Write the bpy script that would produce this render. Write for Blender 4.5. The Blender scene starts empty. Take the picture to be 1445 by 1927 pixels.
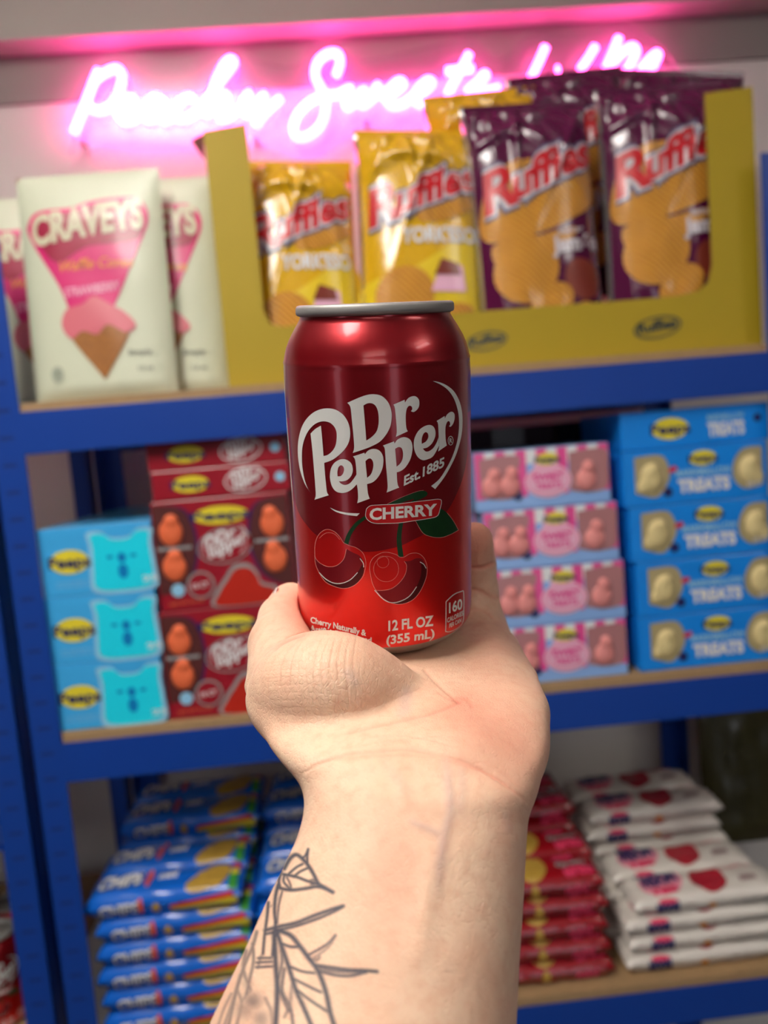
import bpy, bmesh, math, random
import numpy as np
from mathutils import Vector, Matrix, noise
from mathutils.geometry import tessellate_polygon

# ------------------------------------------------------------------ camera
SC = bpy.context.scene
COL = SC.collection
F = 1448.0; W0, H0 = 722.5, 963.5
YAW, PITCH, ROLL = math.radians(2.83), math.radians(5.29), math.radians(-4.86)
FWD = np.array([math.sin(YAW)*math.cos(PITCH), math.cos(YAW)*math.cos(PITCH), -math.sin(PITCH)])
_r = np.array([math.cos(YAW), -math.sin(YAW), 0.0]); _u = np.cross(_r, FWD)
RGT = _r*math.cos(ROLL) + _u*math.sin(ROLL)
UP = -_r*math.sin(ROLL) + _u*math.cos(ROLL)
cam = bpy.data.cameras.new('camera'); camo = bpy.data.objects.new('camera', cam); COL.objects.link(camo)
camo.matrix_world = Matrix(((RGT[0], UP[0], -FWD[0], 0), (RGT[1], UP[1], -FWD[1], 0), (RGT[2], UP[2], -FWD[2], 0), (0, 0, 0, 1)))
cam.sensor_width = 36; cam.lens = F/1927*36; cam.clip_start = 0.01; cam.clip_end = 30
cam.dof.use_dof = True; cam.dof.focus_distance = 0.247; cam.dof.aperture_fstop = cam.lens/3.1
SC.camera = camo
vs = SC.view_settings; vs.view_transform = 'Standard'; vs.look = 'None'; vs.gamma = 1; vs.exposure = 0.0; vs.use_curve_mapping = False
wd = bpy.data.worlds.new('world'); SC.world = wd; wd.use_nodes = True
wd.node_tree.nodes['Background'].inputs[0].default_value = (.8, .85, 1, 1); wd.node_tree.nodes['Background'].inputs[1].default_value = 0.02

FLOOR = -1.42; CEIL = 1.05
CEIL_LIGHTS = [  # x, y, size x, size y, watts
    (-0.42, 0.02, 0.32, 0.75, 20.0),
    (1.55, -0.70, 0.30, 0.75, 7.0),
    (-0.2, -2.2, 1.2, 0.30, 8.0)]
STREAK_EMIS = 1.5  # emission of the added panels that streak the can
NEON_STRENGTH = 23.0

def at(px, py, Y):
    d = RGT*((px-W0)/F) - UP*((py-H0)/F) + FWD
    return Vector(d*(Y/d[1]))
def c2w(px, py, z):
    return RGT*((px-W0)/F*z) - UP*((py-H0)/F*z) + FWD*z

# ------------------------------------------------------------------ helpers
def lin(c):
    return tuple(((v/255)/12.92 if v/255 <= .04045 else ((v/255+.055)/1.055)**2.4) for v in c)
_mats = {}
def mat(name, rgb, rough=.5, metal=0., coat=0., bump=0., bscale=200., var=0., vscale=20., spec=.5, emis=0., trans=0., aniso=0., sss=0.):
    if name in _mats: return _mats[name]
    m = bpy.data.materials.new(name); m.use_nodes = True; nt = m.node_tree; p = nt.nodes['Principled BSDF']
    c = (*lin(rgb), 1)
    p.inputs['Base Color'].default_value = c; p.inputs['Roughness'].default_value = rough; p.inputs['Metallic'].default_value = metal
    p.inputs['Specular IOR Level'].default_value = spec
    p.inputs['Coat Weight'].default_value = coat; p.inputs['Coat Roughness'].default_value = .12
    p.inputs['Transmission Weight'].default_value = trans; p.inputs['Anisotropic'].default_value = aniso
    if sss: p.inputs['Subsurface Weight'].default_value = sss; p.inputs['Subsurface Scale'].default_value = .004
    if emis: p.inputs['Emission Color'].default_value = c; p.inputs['Emission Strength'].default_value = emis
    tc = nt.nodes.new('ShaderNodeTexCoord')
    if bump:
        n = nt.nodes.new('ShaderNodeTexNoise'); n.inputs['Scale'].default_value = bscale; n.inputs['Detail'].default_value = 4
        b = nt.nodes.new('ShaderNodeBump'); b.inputs['Strength'].default_value = bump; b.inputs['Distance'].default_value = .002
        nt.links.new(tc.outputs['Object'], n.inputs['Vector']); nt.links.new(n.outputs['Fac'], b.inputs['Height']); nt.links.new(b.outputs[0], p.inputs['Normal'])
    if var:
        n = nt.nodes.new('ShaderNodeTexNoise'); n.inputs['Scale'].default_value = vscale; n.inputs['Detail'].default_value = 5
        mx = nt.nodes.new('ShaderNodeMix'); mx.data_type = 'RGBA'
        mx.inputs[6].default_value = c; mx.inputs[7].default_value = tuple(v*(1-var) for v in c[:3])+(1,)
        nt.links.new(tc.outputs['Object'], n.inputs['Vector']); nt.links.new(n.outputs['Fac'], mx.inputs[0]); nt.links.new(mx.outputs[2], p.inputs['Base Color'])
    _mats[name] = m; return m

def tag(o, label=None, cat=None, group=None, kind=None):
    if label: o['label'] = label
    if cat: o['category'] = cat
    if group: o['group'] = group
    if kind: o['kind'] = kind
    return o
def empty(name, loc=(0, 0, 0), rot=(0, 0, 0)):
    o = bpy.data.objects.new(name, None); COL.objects.link(o); o.location = loc; o.rotation_euler = rot; o.empty_display_size = .02
    return o
class Geo:
    def __init__(s): s.v = []; s.f = []; s.m = []; s.mats = []
    def mi(s, m):
        if m not in s.mats: s.mats.append(m)
        return s.mats.index(m)
    def add(s, vs_, fs, m):
        b = len(s.v); s.v += [tuple(v) for v in vs_]; k = s.mi(m)
        for f in fs: s.f.append(tuple(i+b for i in f)); s.m.append(k)
    def bm(s, bm, m):
        bm.verts.index_update(); s.add([v.co[:] for v in bm.verts], [[v.index for v in f.verts] for f in bm.faces], m); bm.free()
    def box(s, x0, x1, y0, y1, z0, z1, m, bev=0., seg=2):
        bm = bmesh.new(); bmesh.ops.create_cube(bm, size=1)
        for v in bm.verts: v.co = ((x0+x1)/2+v.co.x*(x1-x0), (y0+y1)/2+v.co.y*(y1-y0), (z0+z1)/2+v.co.z*(z1-z0))
        if bev: bmesh.ops.bevel(bm, geom=bm.edges[:], offset=bev, segments=seg, affect='EDGES', profile=.5)
        s.bm(bm, m)
    def lathe(s, prof, m, n=96, mapf=lambda x, y, z: (x, y, z), closed=False):
        b = []
        for (z, r) in prof:
            for k in range(n):
                a = 2*math.pi*k/n; b.append(mapf(r*math.cos(a), r*math.sin(a), z))
        fs = []
        for i in range(len(prof)-1):
            for k in range(n): fs.append((i*n+k, i*n+(k+1) % n, (i+1)*n+(k+1) % n, (i+1)*n+k))
        s.add(b, fs, m)
    def build(s, name, parent=None, smooth=False, loc=None, rot=None, matrix=None, recalc=False):
        me = bpy.data.meshes.new(name); me.from_pydata(s.v, [], s.f)
        for m in s.mats: me.materials.append(m)
        me.polygons.foreach_set('material_index', s.m)
        if recalc:
            bm = bmesh.new(); bm.from_mesh(me); bmesh.ops.recalc_face_normals(bm, faces=bm.faces[:]); bm.to_mesh(me); bm.free()
        if smooth: me.polygons.foreach_set('use_smooth', [True]*len(me.polygons))
        me.update(); o = bpy.data.objects.new(name, me); COL.objects.link(o)
        if loc is not None: o.location = loc
        if rot is not None: o.rotation_euler = rot
        if parent: o.parent = parent
        return o
def struct(name, g, **k):
    o = g.build(name, **k); o['kind'] = 'structure'; return o
def copy_tree(o, parent=None, off=(0, 0, 0)):
    c = o.copy(); COL.objects.link(c); c.parent = parent
    if parent is None: c.location = Vector(o.location)+Vector(off)
    for ch in [x for x in COL.objects if x.parent == o]: copy_tree(ch, c)
    return c

# 2D shapes: lists of loops; each shape returns (verts2d, faces)
def smooth_loop(pts, n=5, closed=True):
    """points (x,y) smooth or (x,y,1) corner -> Catmull-Rom sampled"""
    P = [(p[0], p[1]) for p in pts]; Cn = [len(p) > 2 for p in pts]; N = len(P); out = []
    rng = range(N if closed else N-1)
    for i in rng:
        p1 = P[i]; p2 = P[(i+1) % N]
        p0 = P[i-1] if (closed or i > 0) else p1
        p3 = P[(i+2) % N] if (closed or i < N-2) else p2
        if Cn[i]: p0 = p1
        if Cn[(i+1) % N]: p3 = p2
        for k in range(n):
            t = k/n
            out.append(tuple(.5*((2*p1[a])+(-p0[a]+p2[a])*t+(2*p0[a]-5*p1[a]+4*p2[a]-p3[a])*t*t+(-p0[a]+3*p1[a]-3*p2[a]+p3[a])*t**3) for a in (0, 1)))
    if not closed: out.append(P[-1])
    return out
def fill(loops, step=0, tf=None):
    L = [[Vector((x, y, 0)) for x, y in lp] for lp in loops]
    tris = tessellate_polygon(L); vs_ = [v for lp in L for v in lp]
    if tf: vs_ = [Vector((*tf(v.x, v.y), 0)) for v in vs_]
    return conform([v[:] for v in vs_], tris, step)
def conform(vs_, fs, step):
    if not step: return [(v[0], v[1]) for v in vs_], fs
    bm = bmesh.new(); B = [bm.verts.new(v) for v in vs_]
    for f in fs:
        try: bm.faces.new([B[i] for i in f])
        except ValueError: pass
    xs = [v[0] for v in vs_]; ys = [v[1] for v in vs_]
    for ax, lo, hi in ((0, min(xs), max(xs)), (1, min(ys), max(ys))):
        k = math.floor(lo/step)+1
        while k*step < hi:
            co = [0, 0, 0]; co[ax] = k*step; no = [0, 0, 0]; no[ax] = 1
            bmesh.ops.bisect_plane(bm, geom=bm.verts[:]+bm.edges[:]+bm.faces[:], plane_co=co, plane_no=no, dist=1e-9); k += 1
    bm.verts.index_update(); r = [(v.co.x, v.co.y) for v in bm.verts], [[v.index for v in f.verts] for f in bm.faces]; bm.free(); return r
_tx = {}
def text2d(s, offset=0., res=3):
    """text outline with cap height 1, starting at x=0; returns verts, faces, width"""
    key = (s, offset, res)
    if key in _tx: return _tx[key]
    c = bpy.data.curves.new('t', 'FONT'); c.body = s; c.size = 1; c.offset = offset; c.resolution_u = res; c.fill_mode = 'FRONT'
    o = bpy.data.objects.new('t', c); COL.objects.link(o)
    dg = bpy.context.evaluated_depsgraph_get(); me = bpy.data.meshes.new_from_object(o.evaluated_get(dg))
    V = [v.co[:] for v in me.vertices]; Fc = [list(p.vertices) for p in me.polygons]
    bpy.data.objects.remove(o); bpy.data.curves.remove(c); bpy.data.meshes.remove(me)
    x0 = min(v[0] for v in V); x1 = max(v[0] for v in V); k = 1/.729
    V = [((v[0]-x0)*k, v[1]*k) for v in V]
    _tx[key] = (V, Fc, (x1-x0)*k); return _tx[key]
def text_on(s, a, b, h, offset=0.02, up=None, step=0, arc=0., slant=0.):
    """place text so it runs from a to b (2D points) with cap height h along 'up'"""
    V, Fc, w = text2d(s, offset); dx, dy = b[0]-a[0], b[1]-a[1]
    if up is None:
        l = math.hypot(dx, dy); up = (-dy/l, dx/l)
    out = []
    for x, y in V:
        t = (x+slant*y)/w; hh = h*y+arc*(4*t*(1-t))
        out.append((a[0]+dx*t+up[0]*hh, a[1]+dy*t+up[1]*hh, 0))
    return conform(out, Fc, step)
def ell(cx, cy, rx, ry, n=32, rot=0.):
    c, s = math.cos(rot), math.sin(rot)
    return [(cx+rx*math.cos(t)*c-ry*math.sin(t)*s, cy+rx*math.cos(t)*s+ry*math.sin(t)*c) for t in [2*math.pi*i/n for i in range(n)]]
def rrect(x0, y0, x1, y1, r, n=5):
    out = []
    for cx, cy, a0 in ((x1-r, y1-r, 0), (x0+r, y1-r, 90), (x0+r, y0+r, 180), (x1-r, y0+r, 270)):
        for k in range(n+1):
            a = math.radians(a0+90*k/n); out.append((cx+r*math.cos(a), cy+r*math.sin(a)))
    return out
def stroke(pts, w, n=4, w1=None):
    P = smooth_loop(pts, n, False); L = []; Rr = []
    for i, p in enumerate(P):
        q = P[min(i+1, len(P)-1)]; o = P[max(i-1, 0)]; dx, dy = q[0]-o[0], q[1]-o[1]; l = math.hypot(dx, dy) or 1
        ww = w if w1 is None else w+(w1-w)*i/(len(P)-1)
        L.append((p[0]-dy/l*ww/2, p[1]+dx/l*ww/2)); Rr.append((p[0]+dy/l*ww/2, p[1]-dx/l*ww/2))
    N = len(P); return L+Rr, [(i, i+1, N+i+1, N+i) for i in range(N-1)]
def put(g, shape, mapf, m):
    """shape=(verts2d, faces); mapf(x,y)->3D"""
    g.add([mapf(v[0], v[1]) for v in shape[0]], shape[1], m)
def scaled(loops, ox, oy, s, flip=True):
    return [[(ox+x*s, oy+(-y if flip else y)*s) for x, y in lp] for lp in loops]

# ------------------------------------------------------------------ lettering of the soda logo, outlines in their own 2D frame (y down)
C = 1
def offs(pts, dx=1204, dy=-160.6): return [(p[0]+dx, p[1]+dy)+tuple(p[2:]) for p in pts]
_P = [(285,1665,C),(200,1540),(130,1350),(95,1150),(88,1000),(100,850),(140,690),(210,560),(310,460),(420,405),(540,388),(660,410),(760,475),(830,570),(868,680),(875,800),(850,910),(790,1010),(700,1100),(600,1170),(485,1212,C),(500,1400),(520,1600),(530,1660),(555,1700,C),(340,1768,C),(358,1700),(350,1550),(335,1350),(310,1050),(280,770,C),(350,700),(435,650,C),(455,850),(475,1108,C),(540,1090),(610,1030),(655,950),(672,850),(670,750),(640,670),(580,610),(500,585),(420,592),(340,630),(260,710),(200,820),(160,960),(150,1130),(160,1300),(195,1480),(240,1600)]
_e1 = [(975,1380,C),(930,1450),(870,1520),(800,1545),(740,1525),(705,1488,C),(760,1490),(830,1470),(890,1410),(915,1330),(905,1250),(870,1195),(800,1158),(720,1162),(640,1210),(590,1290),(572,1390),(578,1480),(605,1570),(660,1640),(740,1665),(820,1655),(900,1610),(985,1525,C)]
_e1i = [(688,1415,C),(684,1350),(700,1280),(735,1248),(770,1265),(784,1310),(770,1370),(735,1410)]
_p1 = [(918,1115,C),(1090,1058,C),(1098,1082,C),(1140,1030),(1200,1003),(1270,1005),(1330,1040),(1368,1110),(1375,1200),(1355,1310),(1300,1420),(1220,1500),(1130,1532,C),(1140,1650),(1155,1715),(1170,1752,C),(982,1820,C),(995,1740),(990,1620),(975,1520),(970,1350),(960,1230),(945,1150)]
_p1i = [(1105,1185,C),(1150,1148),(1190,1150),(1220,1200),(1222,1280),(1190,1380),(1130,1438,C)]
_p2 = offs([(165,1110,C),(330,1048,C),(340,1080,C),(380,1025),(450,988),(520,990),(580,1030),(607,1110),(605,1200),(575,1320),(510,1430),(440,1490),(372,1515,C),(378,1640),(390,1710),(408,1745,C),(220,1820,C),(235,1740),(228,1600),(210,1400),(200,1250),(190,1150)])
_p2i = offs([(348,1160,C),(400,1133),(445,1150),(466,1220),(460,1310),(425,1380),(370,1430,C)])
_e2 = offs([(1000,985,C),(975,1060),(920,1150),(850,1198),(800,1195),(765,1155,C),(830,1140),(900,1080),(945,990),(955,920),(940,850),(900,808),(840,802),(760,835),(690,900),(640,1000),(628,1100),(645,1200),(690,1285),(760,1330),(830,1320),(920,1270),(1010,1110,C)])
_e2i = offs([(748,1085,C),(748,1010),(770,940),(805,908),(840,930),(845,990),(810,1050)])
_r2 = offs([(972,740,C),(1092,665,C),(1098,700,C),(1130,640),(1190,600),(1235,625),(1243,690),(1225,770),(1185,825),(1158,820,C),(1175,790),(1165,750),(1140,745),(1115,790),(1103,870),(1108,1020),(1125,1110,C),(995,1200,C),(1010,1110),(1003,985),(998,850),(990,770)])
_D = [(833,305,C),(1000,230),(1130,185),(1230,175),(1330,193)]+offs([(200,405),(260,490),(292,600),(295,700),(275,820),(215,940),(120,1050),(0,1118)])+[(1100,1000),(915,1062,C),(935,980),(925,800),(905,600),(885,400),(865,340)]
_Di = [(1075,345,C),(1130,315),(1190,310),(1250,340),(1290,420),(1305,530),(1300,640),(1270,740),(1200,820),(1118,875,C),(1105,700),(1090,520)]
_r1 = offs([(322,492,C),(490,420,C),(495,462,C),(540,400),(600,368),(660,370),(705,420),(710,500),(685,560),(630,603),(585,592,C),(605,560),(595,520),(560,510),(525,550),(508,640),(508,760),(518,850),(538,895,C),(360,978,C),(372,900),(365,760),(350,600),(340,530)])
_par = offs([(915,138,C),(1000,150),(1120,200),(1230,290),(1310,430),(1350,580),(1362,740),(1350,930),(1315,1090),(1260,1260),(1180,1430),(1080,1600),(950,1768,C),(890,1722,C),(1010,1620),(1110,1470),(1190,1320),(1250,1160),(1290,1000),(1308,840),(1305,680),(1280,540),(1230,400),(1150,280),(1040,195)])
LOGO = [[_P], [_e1, _e1i], [_p1, _p1i], [_p2, _p2i], [_e2, _e2i], [_r2], [_D, _Di], [_r1], [_par]]
def logo_shapes(tf, step=0, n=5):
    return [fill([smooth_loop(l, n) for l in g_], step, tf) for g_ in LOGO]

# ------------------------------------------------------------------ room
wall_m = mat('wall_paint', (232, 228, 222), .85, bump=.5, bscale=120)
band_m = mat('band_paint', (150, 142, 138), .6, bump=.1, bscale=60)
ceil_m = mat('ceiling_paint', (215, 215, 212), .9, bump=.1)
floor_m = mat('floor_vinyl', (92, 88, 84), .5, var=.25, vscale=6)
WY = 1.375
zs = at(722, (100+8)/2+14, WY).z; zb = at(722, 156, WY).z
def slab(name, *b, m=wall_m):
    g = Geo(); g.box(*b, m); return struct(name, g)
slab('wall_back', -2.2, 2.2, WY, WY+.1, FLOOR, CEIL)
side_m = mat('side_wall_paint', (96, 92, 98), .8, bump=.1, bscale=120)
slab('wall_left', -2.3, -2.2, -2.9, WY+.1, FLOOR, CEIL, m=side_m)
slab('wall_right', 2.2, 2.3, -2.9, WY+.1, FLOOR, CEIL, m=side_m)
slab('wall_front', -2.2, 2.2, -3.0, -2.9, FLOOR, CEIL, m=side_m)
slab('floor', -2.3, 2.3, -3.0, WY+.1, FLOOR-.05, FLOOR, m=floor_m)
slab('ceiling', -2.3, 2.3, -3.0, WY+.1, CEIL, CEIL+.05, m=ceil_m)
panel_m = mat('streak_glow', (235, 240, 255), .2, emis=STREAK_EMIS)  # unseen framed glowing panels, added to reflect as bright streaks in the can
for nm_, b_, fr_ in (('streak_panel_1', (.62, 1.30, -2.905, -2.89), 1), ('streak_panel_2', (-2.205, -2.19, -1.75, -1.15), 0)):
    g = Geo(); g.box(*b_, FLOOR+.1, .62, panel_m)
    x0, x1, y0, y1 = b_
    if fr_:
        for x in (x0, x1): g.box(x-.05, x+.05, y0-.01, y1+.02, FLOOR, .7, side_m)
        g.box(x0, x1, y0-.01, y1+.02, .62, .7, side_m); g.box(x0, x1, y0-.01, y1+.02, FLOOR, FLOOR+.1, side_m)
    else:
        for y in (y0, y1): g.box(x0-.01, x1+.02, y-.05, y+.05, FLOOR, .7, side_m)
        g.box(x0-.01, x1+.02, y0, y1, .62, .7, side_m); g.box(x0-.01, x1+.02, y0, y1, FLOOR, FLOOR+.1, side_m)
    struct(nm_, g)
g = Geo(); g.box(-2.2, 2.2, WY-.006, WY, zb, zs+.01, band_m, .001); struct('trim_1', g)
g = Geo(); g.box(-2.2, 2.2, WY-.055, WY, zs, CEIL, mat('boxing_paint', (186, 180, 172), .6, bump=.08), .003); struct('trim_2', g)

for i, (x, y, sx, sy, w) in enumerate(CEIL_LIGHTS):
    t = empty('ceiling_light', (x, y, CEIL-.14)); tag(t, ['square ceiling light panel above and behind the viewer on the left', 'square ceiling light panel above the viewer on the right', 'long narrow ceiling light at the far end of the room'][i], 'ceiling light')
    g = Geo(); fm = mat('white_metal', (235, 235, 235), .4)
    for a in (-1, 1):
        g.box(a*sx/2-.012, a*sx/2+.012, -sy/2-.012, sy/2+.012, -.03, 0, fm, .002)
        g.box(-sx/2, sx/2, a*sy/2-.012, a*sy/2+.012, -.03, 0, fm, .002)
    g.build('frame', t)
    for a in (-1, 1): g = Geo(); g.box(a*sx*.3-.003, a*sx*.3+.003, -.003, .003, 0, .14, fm); g.build('suspension_wire', t)
    dm = mat('light_diffuser%d' % i, (255, 250, 242), .6, emis=w/(sx*sy)/3.14*1.0)
    g = Geo(); g.box(-sx/2+.01, sx/2-.01, -sy/2+.01, sy/2-.01, -.02, -.012, dm); g.build('diffuser', t)

# ------------------------------------------------------------------ shelving
blue = mat('blue_enamel', (16, 62, 152), .38, bump=.03, bscale=300, spec=.4)
wood = mat('chipboard', (176, 142, 100), .75, bump=.15, bscale=300, var=.25, vscale=90)
YF = .93; YB = 1.33
hole_m = mat('hole_dark', (14, 40, 108), .8)
TOPZ, MIDZ, LOWZ = at(700, 706, YF).z, -.3225, -.737
print('levels', TOPZ, [at(*q, YF).z for q in ((300, 1370), (1034, 1303), (1445, 1263), (975, 1875), (1445, 1815))])
def post(parent, x, y, sx, sy, z0=FLOOR, z1=.34):
    """L section post; corner at (x,y); legs go sx along x, sy along y"""
    g = Geo(); t = .0018; w = .037; d = .032
    g.box(min(x, x+sx*w), max(x, x+sx*w), min(y, y+sy*t), max(y, y+sy*t), z0, z1, blue)
    g.box(min(x, x+sx*t), max(x, x+sx*t), min(y, y+sy*d), max(y, y+sy*d), z0, z1, blue)
    z = z0+.05; yf = y-.0003*(1 if sy > 0 else -1)
    while z < z1-.02:   # keyhole slots
        xc = x+sx*w*.5
        g.add([(xc-.008, yf, z), (xc+.008, yf, z), (xc+.008, yf, z+.0035), (xc-.008, yf, z+.0035)], [(0, 1, 2, 3)], hole_m); z += .032
    g.build('post', parent)
def beam(parent, x0, x1, y, z1, h=.050, out=-1):
    g = Geo()
    g.box(x0, x1, min(y, y+out*.002), max(y, y+out*.002), z1-h, z1, blue, .0006)
    g.box(x0, x1, min(y, y-out*.03), max(y, y-out*.03), z1-h*.35, z1-h*.35+.002, blue)
    g.box(x0, x1, min(y, y-out*.012), max(y, y-out*.012), z1-h, z1-h+.002, blue)
    g.build('beam', parent)
def unit(name, x0, x1, levels, label, posts=(1, 1), top=.34):
    t = empty(name, (0, 0, 0)); tag(t, label, 'shelving unit')
    for k, (x, s) in enumerate(((x0, 1), (x1, -1))):
        if posts[k]:
            post(t, x, YF, s, 1, z1=top); post(t, x, YB, s, -1, z1=top)
    for z in levels:
        beam(t, x0+.0375, x1-.0375, YF, z-.010); beam(t, x0+.0375, x1-.0375, YB, z-.010, out=1)
        g = Geo(); g.box(x0+.038, x1-.038, YF+.002, YB-.002, z-.012, z, wood, .0005); g.build('shelf_board', t)
    return t
XL, XR = -.4065, .5705
# post tops: right front post ends beside the chip tray
ztop = at(1440, 287, YF).z
unit('shelving_unit', XL, XR, (TOPZ, MIDZ, LOWZ, -1.16), 'blue metal shelving unit with chipboard shelves filled with sweets', top=ztop)
unit('shelving_unit', XL-.013-.62, XL-.013, (-.40, at(10, 1748, .985).z-.1225), 'neighbouring blue metal shelving unit cut off at the left edge, holding two cans', top=ztop)

# ------------------------------------------------------------------ can
T0 = c2w(705, 570, .268); tr = T0/np.linalg.norm(T0)
e1 = UP-tr*np.dot(UP, tr); e1 /= np.linalg.norm(e1); e2 = np.cross(tr, e1); e2 /= np.linalg.norm(e2)
if np.dot(e2, RGT) < 0: e2 = -e2
def proj(p):
    z = np.dot(p, FWD); return W0+F*np.dot(p, RGT)/z, H0-F*np.dot(p, UP)/z, z
best = min(((abs(proj(T0-.105*(e1*math.cos(a)+e2*math.sin(a)))[0]-724), a) for a in np.linspace(-.2, .2, 401)))[1]
AX = e1*math.cos(best)+e2*math.sin(best); SX = np.cross(AX, -tr); SX /= np.linalg.norm(SX)
if np.dot(SX, RGT) < 0: SX = -SX
FX = np.cross(AX, SX); FX = FX if np.dot(FX, tr) < 0 else -FX       # towards the viewer
BASE = T0-AX*.122
print('can bottom', proj(BASE), 'lean', math.degrees(best))
PROF = [(0, .0262), (.0003, .0271), (.001, .0275), (.0022, .0276), (.0031, .0275), (.0035, .0271), (.0038, .0263), (.0045, .0263), (.006, .0272), (.0085, .0288), (.0115, .0305), (.014, .0316), (.0165, .03235), (.0184, .0328), (.0190, .03305), (.0197, .0329), (.021, .0330), (.025, .0331), (.045, .0331), (.070, .0331), (.095, .0331), (.108, .0331), (.1120, .0330), (.1140, .0327), (.1157, .0319), (.1172, .0307), (.1187, .0290), (.1202, .0270), (.1214, .0252), (.1220, .0238)]
def loc2w(x, y, z):  # can local (x right, y away from viewer, z up from base)
    return BASE+SX*x-FX*y+AX*z
can_matrix = Matrix(((SX[0], -FX[0], AX[0], BASE[0]), (SX[1], -FX[1], AX[1], BASE[1]), (SX[2], -FX[2], AX[2], BASE[2]), (0, 0, 0, 1)))
def rad_at(s):
    for (a, ra), (b, rb) in zip(PROF, PROF[1:]):
        if a <= s <= b: return ra+(rb-ra)*(s-a)/(b-a+1e-9)
    return .0331
def px2can(px, py, off=0.):
    """ray through the pixel onto the printed cylinder -> can local coordinates"""
    d = RGT*((px-W0)/F)-UP*((py-H0)/F)+FWD; o = -BASE
    ox, oy, oz = np.dot(o, SX), np.dot(o, -FX), np.dot(o, AX); dx, dy, dz = np.dot(d, SX), np.dot(d, -FX), np.dot(d, AX)
    R = .0331
    for it in range(1):
        a = dx*dx+dy*dy; b = 2*(ox*dx+oy*dy); c = ox*ox+oy*oy-R*R; D = max(b*b-4*a*c, 0)
        t = (-b-math.sqrt(D))/(2*a); z = oz+dz*t; R = rad_at(min(.121, .122-z))
    x, y = ox+dx*t, oy+dy*t; k = (R+off)/math.hypot(x, y)
    return (x*k, y*k, z)

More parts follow.
